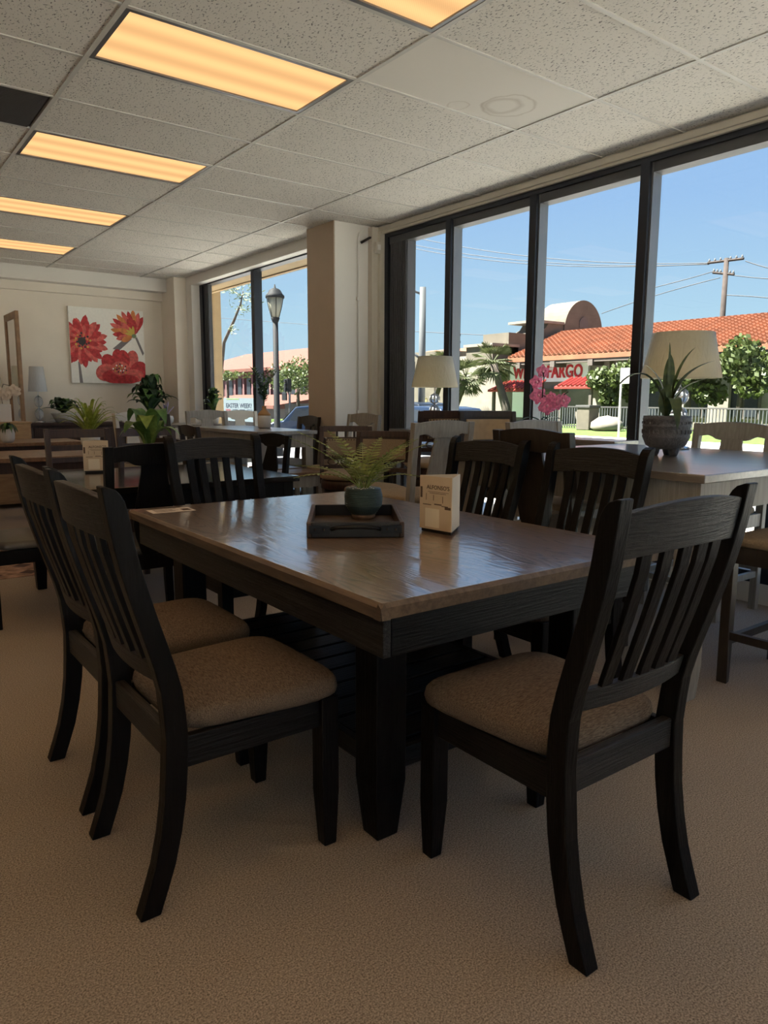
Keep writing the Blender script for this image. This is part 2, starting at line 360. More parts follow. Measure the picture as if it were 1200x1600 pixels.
# panels of the unseen rest of the ceiling, behind the camera and far left
MB().bb(X0, -2.504, YB, 10.5, ZC+0.003, ZC+0.02).build('field_panel', 'ceiling_tile', ceil)
MB().bb(-2.504, XW, YB, -0.84, ZC+0.003, ZC+0.02).build('field_panel', 'ceiling_tile', ceil)
for g in GX[2:]: MB().bb(g-0.012, g+0.012, -0.84, 10.5, ZC-0.006, ZC+0.012).build('grid_runner', 'grid_white', ceil)
for g in GY:
    if g > -0.9 and g < 10.5: MB().bb(-2.5, XW, g-0.011, g+0.011, ZC-0.005, ZC+0.011).build('grid_tee', 'grid_white', ceil)
names = {(1.16, 2.21): 'warm ceiling light panel cut off by the top edge of the picture', (1.16, 3.43): 'largest warm ceiling light panel, fully in view at upper left',
         (1.16, 5.26): 'second warm ceiling light panel behind the largest one', (1.16, 7.09): 'third warm ceiling light panel, cut by the left picture edge',
         (1.16, 8.92): 'farthest warm ceiling light panel, nearest the painting wall'}
dif = fr_m = None
for x, y in lights:
    k = (round(x, 2), round(y, 2))
    t = thing('ceiling_light', names.get(k, 'unseen warm ceiling light panel added to brighten the shop'), 'ceiling light', (x+0.61, y+0.305, ZC), 0, 'ceiling light panels')
    if dif is None:
        dif = MB().bb(-0.575, 0.575, -0.27, 0.27, 0.004, 0.012).build('diffuser', 'light_panel', t)
        f = MB()
        for a in (-1, 1):
            f.bb(-0.60, 0.60, a*0.283-0.014, a*0.283+0.014, -0.004, 0.05); f.bb(a*0.587-0.013, a*0.587+0.013, -0.27, 0.27, -0.004, 0.05)
        fr_m = f.build('frame', 'frame_alu', t)
    else: sub(dif, 'diffuser', t); sub(fr_m, 'frame', t)
v = thing('air_vent', 'dark perforated return air grille set in the ceiling at left', 'vent', (0.546, 4.955, ZC))
MB().bb(-0.59, 0.59, -0.29, 0.29, 0.004, 0.02).build('grille', 'vent_dark', v)
f = MB()
for i in range(40): f.bb(-0.58, 0.58, -0.285+i*0.0146, -0.285+i*0.0146+0.006, -0.003, 0.004)
f.build('louvre', 'vent_dark', v)

# far wall with soffit
struct(MB().bb(X0, 4.4, YF, YF+0.15, 0, 2.64).build('wall_far', 'wall_paint'))
struct(MB().bb(X0, 4.4, 10.5, YF+0.15, 2.74, ZC+0.06).build('trim_1', 'white_paint'))
struct(MB().bb(X0, 4.4, 10.68, YF+0.15, 2.63, 2.74).build('trim_2', 'wall_paint'))
struct(MB().bb(X0-0.15, X0, YB, YF+0.15, 0, ZC+0.06).build('wall_left', 'wall_paint'))
struct(MB().bb(X0, 4.62, YB-0.15, YB, 2.70, ZC+0.06).build('wall_back', 'wall_paint'))     # header of an unseen glazed shop front, added to let in more daylight
wb = struct(MB().bb(X0, 4.62, YB-0.12, YB-0.04, 0, 0.12).build('window_added', 'frame_dark'))
for i in range(7): MB().bb(X0+i*1.53-0.03, X0+i*1.53+0.03, YB-0.12, YB-0.04, 0.12, 2.70).build('mullion', 'frame_dark', wb)
for i in range(6): MB().bb(X0+i*1.53+0.03, X0+(i+1)*1.53-0.03, YB-0.085, YB-0.079, 0.12, 2.70).build('pane', 'glass', wb)
struct(MB().bb(3.96, 4.4, 10.22, YF, 0, ZC+0.03).build('wall_corner', 'wall_paint', bevel=0.006))
# pier between the two shop windows
struct(MB().bb(3.962, 4.64, 6.10, 6.60, 0, ZC+0.03).build('wall_pier', 'white_paint', bevel=0.006))
struct(MB().bb(3.953, 3.962, 6.104, 6.597, 0, ZC).build('wall_pier_face', 'pier_shade'))  # darker sheet on the room side, its backlit shade put into the colour
struct(MB().bb(4.13, 4.36, 6.60, 10.22, 2.80, ZC+0.03).build('wall_beam', 'white_paint', bevel=0.004))
struct(MB().bb(4.13, 4.36, 10.02, 10.22, 0, 2.80).build('trim_3', 'white_paint', bevel=0.004))
struct(MB().bb(4.20, 4.62, 6.60, 10.22, 0, 0.12).build('trim_4', 'white_paint'))
# window wall header and casing of the near window
struct(MB().bb(XW, 4.62, YB, 6.10, 2.86, ZC+0.06).build('wall_window', 'white_paint'))
struct(MB().bb(XW, 4.62, YB, 6.10, 0, 0.13).build('wall_sill', 'white_paint'))
f = MB(); f.bb(XW-0.045, XW, YB, 6.1, 2.855, 2.90); f.bb(XW-0.03, XW, YB, 6.1, 2.835, 2.857); f.bb(XW-0.02, XW+0.02, YB, 6.1, 2.90, 2.912)
struct(f.build('trim_5', 'trim_cream', bevel=0.004))
f = MB(); f.bb(4.35, 4.44, 6.03, 6.10, 0, 2.90); f.bb(4.42, XW+0.05, 5.985, 6.06, 0, 2.86)
struct(f.build('trim_6', 'trim_cream', bevel=0.004))
# near window: head, jamb, sill, mullions, one pane per bay
MUL = [5.045, 4.065, 3.085, 2.105, 1.125, 0.145, -0.835, -1.815, -2.795, -3.775]
win = struct(MB().bb(XW+0.0, 4.60, YB, 5.985, 2.80, 2.85).build('window_1', 'frame_dark'))
MB().bb(XW+0.02, 4.60, YB, 5.985, 2.735, 2.80).build('head_rail', 'fluted_grey', win)
MB().bb(XW+0.0, 4.60, YB, 5.985, 0.13, 0.20).build('sill_rail', 'frame_dark', win)
MB().bb(XW+0.0, 4.60, 5.93, 5.985, 0.20, 2.80).build('jamb', 'frame_dark', win)
mm = None
for y in MUL:
    if mm is None:
        mm = MB().bb(XW-0.005, 4.60, -0.035, 0.035, 0.20, 2.80).build('mullion', 'frame_dark', win); mm.location.y = y
        ma = MB().bb(XW+0.02, 4.585, -0.048, -0.035, 0.20, 2.80).build('glazing_bead', 'frame_alu', win); ma.location.y = y
    else: sub(mm, 'mullion', win, (0, y, 0)); sub(ma, 'glazing_bead', win, (0, y, 0))
f = MB()                     # fluted metal post in the corner of the window
f.bb(4.50, 4.60, 5.66, 5.93, 0.20, 2.735)
for i in range(9): f.bb(4.488, 4.502, 5.668+i*0.029, 5.684+i*0.029, 0.20, 2.735)
f.build('fluted_post', 'fluted_grey', win)
edges = [5.66] + MUL + [YB]
for a, b in zip(edges, edges[1:]): MB().bb(4.545, 4.551, b+0.03, a-0.03, 0.19, 2.76).build('pane', 'glass', win)
# far window
win2 = struct(MB().bb(4.25, 4.36, 6.60, 10.02, 2.785, 2.80).build('window_2', 'frame_dark'))
MB().bb(4.25, 4.36, 6.60, 10.02, 0.12, 0.19).build('sill_rail', 'frame_dark', win2)
MB().bb(4.25, 4.36, 9.93, 10.02, 0.19, 2.786).build('jamb', 'frame_dark', win2)
f = MB(); f.bb(4.28, 4.33, 9.78, 9.93, 0.19, 2.786)
for i in range(5): f.bb(4.272, 4.282, 9.783+i*0.03, 9.799+i*0.03, 0.19, 2.786)
f.build('fluted_post', 'fluted_grey', win2)
for y in (8.40, 6.66): MB().bb(4.25, 4.36, y-0.04, y+0.04, 0.19, 2.786).build('mullion', 'frame_dark', win2)
for a, b in ((9.78, 8.44), (8.36, 6.70)): MB().bb(4.31, 4.316, b, a, 0.19, 2.786).build('pane', 'glass', win2)
# alarm box and conduit on the pier
t = thing('alarm_box', 'small white alarm box on the casing beside the near window', 'alarm box', (4.40, 6.03, 2.70))
MB().bb(-0.03, 0.03, -0.05, -0.012, -0.055, 0.055).build('case', 'trim_cream', t, bevel=0.004)
MB().bb(-0.018, 0.018, -0.053, -0.05, -0.02, 0.03).build('lens', 'white_paint', t)
p = thing('conduit', 'painted metal conduit pipe running down the white pier side', 'pipe', (4.225, 6.085, 0))
MB().tube([(0, 0, 0), (0, 0, 2.78), (0.01, 0, 2.83), (0.06, 0, 2.86)], 0.009, 8).build('pipe', 'white_paint', p, True)
f = MB(); f.bb(-0.018, 0.018, -0.012, 0.012, 1.10, 1.13); f.bb(-0.018, 0.018, -0.012, 0.012, 2.2, 2.23); f.build('clip', 'white_paint', p)
MB().tube([(0.03, -0.005, 2.745), (0.12, -0.03, 2.80), (0.135, -0.04, 2.80), (0.135, -0.04, 2.90)], 0.012, 8).build('elbow', 'dark_brown', p, True)
# wall outlet low on the rear wall etc. is hidden by furniture

# ------------------------------------------------------------------ slat-back dining chair (black oak, chenille seat)
PF = [(0, -0.085), (0.11, -0.045), (0.2, -0.024), (0.3, -0.008), (0.43, 0), (0.55, -0.010), (0.634, -0.031), (0.70, -0.052), (0.785, -0.078), (0.89, -0.107), (1.0, -0.126), (1.06, -0.135)]
PD = [(0, 0.050), (0.4, 0.056), (0.63, 0.050), (0.8, 0.048), (1.06, 0.046)]
def wout(z): return interp([(0, 0.226), (0.42, 0.230), (1.06, 0.260)], z)
def post_f(z): return -0.185 + interp(PF, z)            # front edge of the rear post
def make_slat_chair(label):
    t = thing('dining_chair', label, 'chair', group='black slat-back dining chairs')
    for s in (-1, 1):
        rings = []
        zs = [0, 0.06, 0.12, 0.2, 0.28, 0.36, 0.44, 0.5, 0.56, 0.62, 0.68, 0.74, 0.8, 0.86, 0.92, 0.97, 1.0, 1.02, 1.036, 1.047, 1.055]
        for z in zs:
            fr = post_f(z); re = fr - interp(PD, z); wo = wout(z); wi = wo-0.042
            if z > 1.0: fr -= 0.036*(1-math.sqrt(max(0, 1-((z-1.0)/0.055)**2)))
            rings.append([(re, s*wo, z), (fr, s*wo, z), (fr, s*wi, z), (re, s*wi, z)])
        MB().loft(rings).build('rear_post', 'black_v', t, bevel=0.003)
        lg = MB(); q = []
        for z, d in ((0, 0.010), (0.03, 0.008), (0.16, 0), (0.44, 0)):
            q.append([(0.186+d, s*(0.236-d*0.6), z), (0.240-d*0.6, s*(0.236-d*0.6), z), (0.240-d*0.6, s*(0.182+d), z), (0.186+d, s*(0.182+d), z)])
        lg.loft(q).build('front_leg', 'black_v', t, bevel=0.003)
    # crest rail, bowed to the rear with a crowned top
    def rail(z0, z1, crown, thick, bow, low=0.0):
        m = MB(); rings = []
        N = 14
        for i in range(N+1):
            u = -1+2*i/N; hw = wout((z0+z1)/2)-0.040
            zt = z1 + crown*(1-u*u); zb = z0 + low*(1-u*u)
            off = -bow*(1-u*u)
            r = []
            for z, d in ((zb, 0), (zb, 1), (zt, 1), (zt, 0)):
                fm = post_f(min(z, 1.05)) - 0.014 + off
                r.append((fm-(thick if d else 0), u*hw, z))
            rings.append(r)
        return m.loft(rings)
    rail(0.925, 1.022, 0.020, 0.024, 0.028, 0.012).build('crest_rail', 'black_h', t, bevel=0.003)
    rail(0.570, 0.622, 0.004, 0.022, 0.022).build('lower_rail', 'black_h', t, bevel=0.003)
    for k in range(5):
        u = -0.62+0.31*k; m = MB(); rings = []
        for z in [0.615+0.33*i/12 for i in range(13)]:
            hw = wout(z)-0.04; off = -0.025*(1-u*u); y = u*hw; fm = post_f(z)-0.018+off
            rings.append([(fm-0.013, y-0.019, z), (fm, y-0.019, z), (fm, y+0.019, z), (fm-0.013, y+0.019, z)])
        m.loft(rings).build('slat', 'black_v', t, bevel=0.002)
    for s in (-1, 1): MB().bb(-0.205, 0.19, s*0.208-0.012, s*0.208+0.012, 0.355, 0.435).build('side_rail', 'black_x', t, bevel=0.003)
    MB().bb(0.200, 0.225, -0.19, 0.19, 0.345, 0.435).build('front_rail', 'black_h', t, bevel=0.003)
    MB().bb(-0.232, -0.205, -0.192, 0.192, 0.375, 0.452).build('rear_rail', 'black_h', t, bevel=0.004)
    cushion(MB(), 0.235, 0.232, 0.433, 0.492, 0.026, 0.035, 0, 6, 0.08).build('seat_cushion', 'seat_fabric', t, True)
    return t
slat = make_slat_chair('black slat-back dining chair nearest the camera, at the near end of the big table')
slat.location = (1.428, 1.185, 0); slat.rotation_euler.z = R(90)
again(slat, 'black slat-back dining chair at left, the nearer of the two along the table side', (0.80, 1.83, 0), 0)
again(slat, 'black slat-back dining chair at left, the farther of the two along the table side', (0.81, 2.385, 0), 0)
again(slat, 'black slat-back dining chair at the far end of the big table', (1.555, 3.205, 0), R(-90))
again(slat, 'black slat-back dining chair on the window side, right behind the leaflet card', (2.232, 2.585, 0), R(180))
again(slat, 'black slat-back dining chair on the window side, partly behind the nearest chair', (2.232, 1.935, 0), R(180))

# ------------------------------------------------------------------ big dining table
TX0, TX1, TY0, TY1 = 0.989, 2.155, 1.333, 3.181
tb = thing('dining_table', 'large dining table with brown oak top, black apron and slatted lower shelf', 'table', ((TX0+TX1)/2, (TY0+TY1)/2, 0))
hx, hy = (TX1-TX0)/2, (TY1-TY0)/2
MB().bb(-hx+0.012, hx-0.012, -hy+0.012, hy-0.012, 0.725, 0.762).build('table_top', 'table_oak', tb, bevel=0.002)
for s in (-1, 1):
    MB().loft([[(s*(hx-0.012), a, 0.762), (s*hx, a, 0.752), (s*(hx-0.004), a, 0.722), (s*(hx-0.03), a, 0.722)] for a in (-hy, hy)]).build('edge_board', 'table_edge', tb)
    MB().loft([[(a, s*(hy-0.012), 0.762), (a, s*hy, 0.752), (a, s*(hy-0.004), 0.722), (a, s*(hy-0.03), 0.722)] for a in (-hx, hx)]).build('edge_board', 'table_edge', tb)
    MB().bb(s*(hx-0.045)-0.012, s*(hx-0.045)+0.012, -hy+0.034, hy-0.034, 0.612, 0.724).build('apron', 'black_h', tb, bevel=0.003)
    MB().bb(-hx+0.058, hx-0.058, s*(hy-0.046)-0.012, s*(hy-0.046)+0.012, 0.612, 0.724).build('apron', 'black_x', tb, bevel=0.003)
LX, LY = hx-0.175, hy-0.235
for sx in (-1, 1):
    for sy in (-1, 1):
        q = []
        for z, d in ((0, 0.016), (0.02, 0.014), (0.17, 0.0), (0.725, 0.0)):
            a = 0.052-d; q.append([(sx*LX-a, sy*LY-a, z), (sx*LX+a, sy*LY-a, z), (sx*LX+a, sy*LY+a, z), (sx*LX-a, sy*LY+a, z)])
        MB().loft(q).build('leg', 'black_v', tb, bevel=0.004)
# lower shelf: frame and separate slats
for s in (-1, 1):
    MB().bb(s*LX-0.012, s*LX+0.012, -LY+0.05, LY-0.05, 0.185, 0.245).build('shelf_rail', 'black_h', tb, bevel=0.003)
    MB().bb(-LX+0.05, LX-0.05, s*LY-0.018, s*LY+0.018, 0.185, 0.245).build('shelf_rail', 'black_x', tb, bevel=0.003)
ns = 11; pitch = (2*LY-0.06)/ns; sl = None
for i in range(ns):
    y = -LY+0.03+pitch*(i+0.5)
    if sl is None: sl = MB().bb(-LX+0.015, LX-0.015, -pitch/2+0.009, pitch/2-0.009, 0.228, 0.244).build('shelf_slat', 'black_x', tb, bevel=0.002); sl.location.y = y
    else: sub(sl, 'shelf_slat', tb, (0, y, 0))
ZT = 0.762
# ------------------------------------------------------------------ things on the big table
plain('tray_wood', (0.075, 0.042, 0.024), 0.5, noise=0.35, nscale=20); plain('tray_dark', (0.009, 0.007, 0.006), 0.5, noise=0.2, nscale=30)
plain('iron', (0.012, 0.012, 0.013), 0.4, metal=0.7)
plain('green_weave', (0.030, 0.055, 0.050), 0.45, noise=0.2, nscale=60); plain('jute', (0.20, 0.13, 0.09), 0.8, noise=0.2, nscale=80)
plain('soil', (0.05, 0.04, 0.03), 0.95, noise=0.4, nscale=90); plain('white_stone', (0.6, 0.58, 0.55), 0.7)
plain('card', (0.60, 0.46, 0.31), 0.6, noise=0.06, nscale=12); plain('card_side', (0.66, 0.58, 0.47), 0.6); plain('ink', (0.10, 0.06, 0.035), 0.7); plain('sticker', (0.78, 0.68, 0.52), 0.5)
plain('paper', (0.62, 0.54, 0.46), 0.7, noise=0.1, nscale=60)
leafmat('fern', (0.13, 0.18, 0.035), (0.30, 0.34, 0.09)); leafmat('fern_lime', (0.22, 0.30, 0.03), (0.42, 0.48, 0.08))
leafmat('leaf_dark', (0.020, 0.050, 0.022), (0.045, 0.095, 0.040)); leafmat('leaf_mid', (0.06, 0.14, 0.03), (0.14, 0.26, 0.06))
leafmat('leaf_blade', (0.035, 0.065, 0.025), (0.09, 0.125, 0.04)); leafmat('leaf_lime', (0.16, 0.24, 0.04), (0.30, 0.40, 0.09))
ta = math.atan2(-0.551, 0.834)
tr = thing('serving_tray', 'dark wooden serving tray with iron handles on the big table', 'tray', (1.54, 2.245, ZT+0.001), ta)
W, D = 0.34, 0.44
MB().bb(-W/2+0.01, W/2-0.01, -D/2+0.01, D/2-0.01, 0, 0.012).build('tray_base', 'tray_wood', tr)
for s in (-1, 1):
    MB().bb(s*(W/2-0.008)-0.008, s*(W/2-0.008)+0.008, -D/2, D/2, 0, 0.055).build('long_side', 'tray_wood', tr, bevel=0.003)
    e = MB().bb(-W/2+0.016, W/2-0.016, s*(D/2-0.008)-0.008, s*(D/2-0.008)+0.008, 0, 0.055).build('end_side', 'tray_dark', tr, bevel=0.003)
    h = MB(); yy = s*(D/2+0.004)
    h.tube([(-0.085, yy, 0.03), (-0.07, yy+s*0.012, 0.037), (0, yy+s*0.016, 0.041), (0.07, yy+s*0.012, 0.037), (0.085, yy, 0.03)], 0.006, 8)
    hd = h.build('handle', 'iron', tr, True)
    pl = MB()
    for a in (-1, 1): pl.bb(a*0.125-0.036, a*0.125+0.036, yy-0.003, yy+0.003, 0.016, 0.044)
    pl.build('handle_plate', 'iron', hd)
    rv = MB()
    for a in (-0.14, -0.11, 0.11, 0.14): rv.lathe([(0.004, -0.003), (0.003, 0.004)], 8, (a, yy+s*0.004, 0.03))
    rv.build('rivet', 'nail', hd)
def frond(length, rise, droop, az, n=18, leaf=0.045, mat='fern', seed=0):
    rnd = random.Random(seed); m = MB(); path = []
    for i in range(n+1):
        s = i/n; r = length*(s**1.15)*math.cos(rise*(1-s*0.5)); z = length*math.sin(rise)*s - droop*s*s*length
        path.append(Vector((r*math.cos(az), r*math.sin(az), z)))
    m.tube(path, [0.0022*(1-0.7*i/n)+0.0004 for i in range(n+1)], 4)
    side = Vector((-math.sin(az), math.cos(az), 0))
    for i in range(4, n):
        p = path[i]; d = (path[i+1]-path[i-1]).normalized(); s = i/n
        ll = leaf*math.sin(math.pi*min(1, (s-0.1)/0.95))**0.7*(1.15-0.75*s)
        for q in (-1, 1):
            a = (side*q + d*0.45 + Vector((0, 0, -0.15+0.2*rnd.random()))).normalized(); wv = d*0.0050
            m.add([p-wv, p+wv, p+a*ll*0.6+wv*1.1, p+a*ll, p+a*ll*0.6-wv*1.1], [(0, 1, 2, 3, 4)])
    return m
def pot_thing(name, label, cat, loc, prof, mat, n=28, group=None, rz=0, soil=True, part='pot'):
    t = thing(name, label, cat, loc, rz, group)
    o = MB().lathe(prof, n, cap=True).build(part, mat, t, True)
    if soil:
        r, z = prof[-1]; MB().lathe([(r*0.93, z-0.014), (r*0.6, z-0.008), (0.001, z-0.006)], n, cap=False).build('soil', 'soil', t, True)
    return t, o
prof = []
for i in range(60):
    s = i/59; r = interp([(0, 0.048), (0.08, 0.054), (0.35, 0.073), (0.7, 0.0745), (1.0, 0.067)], s)
    prof.append((r + (0.0016 if i % 4 in (0, 1) else -0.0012), 0.018+s*0.102))
fp, po = pot_thing('potted_fern', 'green artificial fern in a ribbed dark green pot standing in the tray', 'potted plant', (1.645, 2.335, ZT+0.014), prof, 'green_weave', 40)
MB().lathe([(0.044, 0), (0.048, 0.019)], 32).build('pot_foot', 'jute', fp, True)
peb = MB()
for i in range(26):
    a, r = random.random()*6.28, 0.060*math.sqrt(random.random()); c = (r*math.cos(a), r*math.sin(a), 0.116)
    peb.lathe([(0.002, -0.006), (0.008, 0), (0.002, 0.006)], 6, c)
tag(peb.build('pebbles', 'white_stone', fp, True), kind='stuff')
rd = random.Random(3)
for k in range(17):
    az = k*2.399+0.3; inner = k % 3
    o = frond(0.27+0.07*rd.random(), R(36+inner*19+8*rd.random()), 0.20+0.30*rd.random()*(3-inner)/3, az, 17, 0.054, 'fern', k).build('frond', 'fern', fp, recalc=False)
    o.location = (0.015*math.cos(az), 0.015*math.sin(az), 0.112)

def text_mesh(body, size, mat, parent, name='lettering', extrude=0.0, loc=(0, 0, 0), rot=(0, 0, 0), align='CENTER', offset=0.0, sx=1.0, space=1.0):
    cu = bpy.data.curves.new('txt', 'FONT'); cu.body = body; cu.size = size; cu.align_x = align; cu.align_y = 'CENTER'; cu.extrude = extrude; cu.offset = offset; cu.space_character = space
    cu.resolution_u = 3
    o = bpy.data.objects.new('txt', cu); COL.objects.link(o)
    bpy.context.view_layer.update()
    me = bpy.data.meshes.new_from_object(o.evaluated_get(bpy.context.evaluated_depsgraph_get()))
    bpy.data.objects.remove(o); bpy.data.curves.remove(cu)
    me.name = name; me.materials.clear(); me.materials.append(MATS[mat])
    ob = bpy.data.objects.new(name, me); COL.objects.link(ob); ob.parent = parent
    ob.location = loc; ob.rotation_euler = rot; ob.scale = (sx, 1, 1); return ob
def tent_card(label, loc, rz, hgt=0.205, w_=0.152, base=0.012):
    """three-sided card sleeve on a dark base; local -y face carries the print"""
    t = thing('leaflet_card', label, 'sign', loc, rz, 'triangular leaflet cards')
    tri = [(-w_/2, 0), (w_/2, 0), (0, w_*0.87)]
    MB().prism([(a*0.93, b*0.93+0.004) for a, b in tri], lambda a, b, d: (a, b, d), 0, base).build('base', 'tray_dark', t)
    for i in range(3):
        a, b = Vector(tri[i]).to_3d(), Vector(tri[(i+1) % 3]).to_3d(); d = (b-a).normalized(); nn = Vector((d.y, -d.x, 0))*0.0015
        m = MB(); q = [a-nn, b-nn, b+nn, a+nn]
        m.loft([[p+Vector((0, 0, z)) for p in q] for z in (base, hgt)]); m.build('panel', 'card' if i == 0 else 'card_side', t)
    text_mesh("ALFONSO'S", 0.021, 'ink', t, 'lettering', 0.0003, (0.012, -0.0022, hgt-0.040), (R(90), 0, 0), sx=1.0, offset=0.0002)
    u = MB(); u.bb(-0.035, 0.062, -0.0024, -0.0016, hgt-0.056, hgt-0.0548); u.bb(-0.028, 0.05, -0.0024, -0.0016, hgt-0.0615, hgt-0.060); u.build('rule_line', 'ink', t)
    # sepia print of a laid table under the name
    pr = MB()
    for x0, x1, z0, z1 in ((-0.073, -0.063, 0.125, 0.165), (-0.045, -0.043, 0.118, 0.142), (-0.01, -0.008, 0.118, 0.138), (0.034, 0.036, 0.112, 0.136), (-0.06, -0.02, 0.100, 0.103), (-0.005, 0.03, 0.103, 0.107), (0.045, 0.073, 0.090, 0.099), (0.03, 0.06, 0.099, 0.102)):
        pr.bb(x0, x1, -0.0022, -0.0016, z0, z1)
    pr.build('print', 'ink', t)
    MB().bb(-0.048, 0.020, -0.0024, -0.0016, 0.020, 0.088).build('sticker', 'sticker', t)
    return t
tent_card('brown triangular leaflet card standing on the big oak table', (1.704, 1.969, ZT+0.001), math.atan2(-0.152, 0.02))
pn = thing('price_card', 'pale printed paper lying on the far left corner of the oak table', 'paper', (1.125, 3.035, ZT+0.0015), R(-3))
MB().bb(-0.092, 0.092, -0.055, 0.055, 0, 0.0012).build('sheet', 'paper', pn)
f = MB()
for i in range(4): f.bb(-0.07, 0.03-0.02*(i % 2), 0.03-i*0.02, 0.036-i*0.02, 0.0012, 0.0016)
f.bb(0.045, 0.08, -0.03, 0.02, 0.0012, 0.0016); f.build('print', 'ink', pn)

# ------------------------------------------------------------------ furniture builders
def make_table(name, label, cx, cy, sx, sy, zt, mt, mb_, leg=0.08, apr=0.10, group=None, inset=0.03, cat='table'):
    t = thing(name, label, cat, (cx, cy, 0), 0, group); a, b = sx/2, sy/2
    MB().bb(-a, a, -b, b, zt-0.035, zt).build('table_top', mt, t, bevel=0.004)
    for s in (-1, 1):
        MB().bb(s*(a-inset-0.015)-0.011, s*(a-inset-0.015)+0.011, -b+inset+0.02, b-inset-0.02, zt-0.035-apr, zt-0.034).build('apron', mb_, t)
        MB().bb(-a+inset+0.02, a-inset-0.02, s*(b-inset-0.015)-0.011, s*(b-inset-0.015)+0.011, zt-0.035-apr, zt-0.034).build('apron', mb_, t)
        for q in (-1, 1):
            x, y = s*(a-inset-leg/2), q*(b-inset-leg/2); h = leg/2
            MB().loft([[(x-h*k, y-h*k, z), (x+h*k, y-h*k, z), (x+h*k, y+h*k, z), (x-h*k, y+h*k, z)] for z, k in ((0, 0.8), (0.15, 1), (zt-0.034, 1))]).build('leg', mb_, t, bevel=0.004)
    return t
def make_splat_chair(label, mw, mc, seat=0.46, top=1.0, wd=0.48, group=None, name='splat_chair', stretch=False):
    t = thing(name, label, 'chair', group=group); hw = wd/2; lean = 0.05
    def pf(z): return -0.205 - (max(0, z-seat)/(top-seat))**1.2*lean
    for s in (-1, 1):
        rings = [[(pf(z)-0.042, s*hw, z), (pf(z), s*hw, z), (pf(z), s*(hw-0.045), z), (pf(z)-0.042, s*(hw-0.045), z)] for z in (0, 0.15, seat, seat+(top-seat)*0.5, top-0.02, top)]
        MB().loft(rings).build('rear_post', mw, t, bevel=0.004)
        MB().loft([[(0.195-k, s*hw, z), (0.238-k*0.3, s*hw, z), (0.238-k*0.3, s*(hw-0.045+k), z), (0.195, s*(hw-0.045+k), z)] for z, k in ((0, 0.008), (seat*0.4, 0), (seat-0.04, 0))]).build('front_leg', mw, t, bevel=0.003)
        MB().bb(-0.21, 0.20, s*(hw-0.022)-0.012, s*(hw-0.022)+0.012, seat-0.11, seat-0.035).build('side_rail', mw, t)
    MB().bb(0.205, 0.230, -hw+0.04, hw-0.04, seat-0.11, seat-0.035).build('front_rail', mw, t)
    MB().bb(-0.24, -0.215, -hw+0.04, hw-0.04, seat-0.11, seat-0.03).build('rear_rail', mw, t)
    # crest rail with arched under-edge
    N = 16; rings = []
    for i in range(N+1):
        u = -1+2*i/N; y = u*(hw-0.043)
        zt = top-0.005+0.018*(1-u*u); ch = 0.075+0.035*(1 if abs(u) < 0.45 else max(0, 1-(abs(u)-0.45)/0.25)); zb = zt-ch
        bow = -0.012*(1-u*u)
        rings.append([(pf(zb)-0.034+bow, y, zb), (pf(zb)-0.008+bow, y, zb), (pf(zt)-0.008+bow, y, zt), (pf(zt)-0.034+bow, y, zt)])
    MB().loft(rings).build('crest_rail', mw, t, bevel=0.003)
    # vase-shaped centre splat
    z0, z1 = seat-0.03, top-0.09; rings = []
    for s_, k in ((0, 0.62), (0.2, 0.9), (0.32, 1.0), (0.42, 0.98), (0.9, 0.62), (1.0, 0.6)):
        z = z0+(z1-z0)*s_; h = 0.105*k*wd/0.48
        rings.append([(pf(z)-0.030, -h, z), (pf(z)-0.030, h, z), (pf(z)-0.016, h, z), (pf(z)-0.016, -h, z)])
    MB().loft(rings).build('splat', mw, t, bevel=0.002)
    cushion(MB(), 0.225, hw-0.005, seat-0.036, seat+0.01, 0.02, 0.02, 0, 6, 0.05).build('seat_cushion', mc, t, True)
    if stretch:
        for s in (-1, 1): MB().bb(-0.215, 0.205, s*(hw-0.022)-0.012, s*(hw-0.022)+0.012, 0.20, 0.235).build('stretcher', mw, t)
        MB().bb(0.205, 0.23, -hw+0.04, hw-0.04, 0.17, 0.205).build('foot_rail', mw, t); MB().bb(-0.24, -0.215, -hw+0.04, hw-0.04, 0.24, 0.275).build('stretcher', mw, t)
    return t
def place(o, x, y, deg): o.location = (x, y, 0); o.rotation_euler.z = R(deg); return o
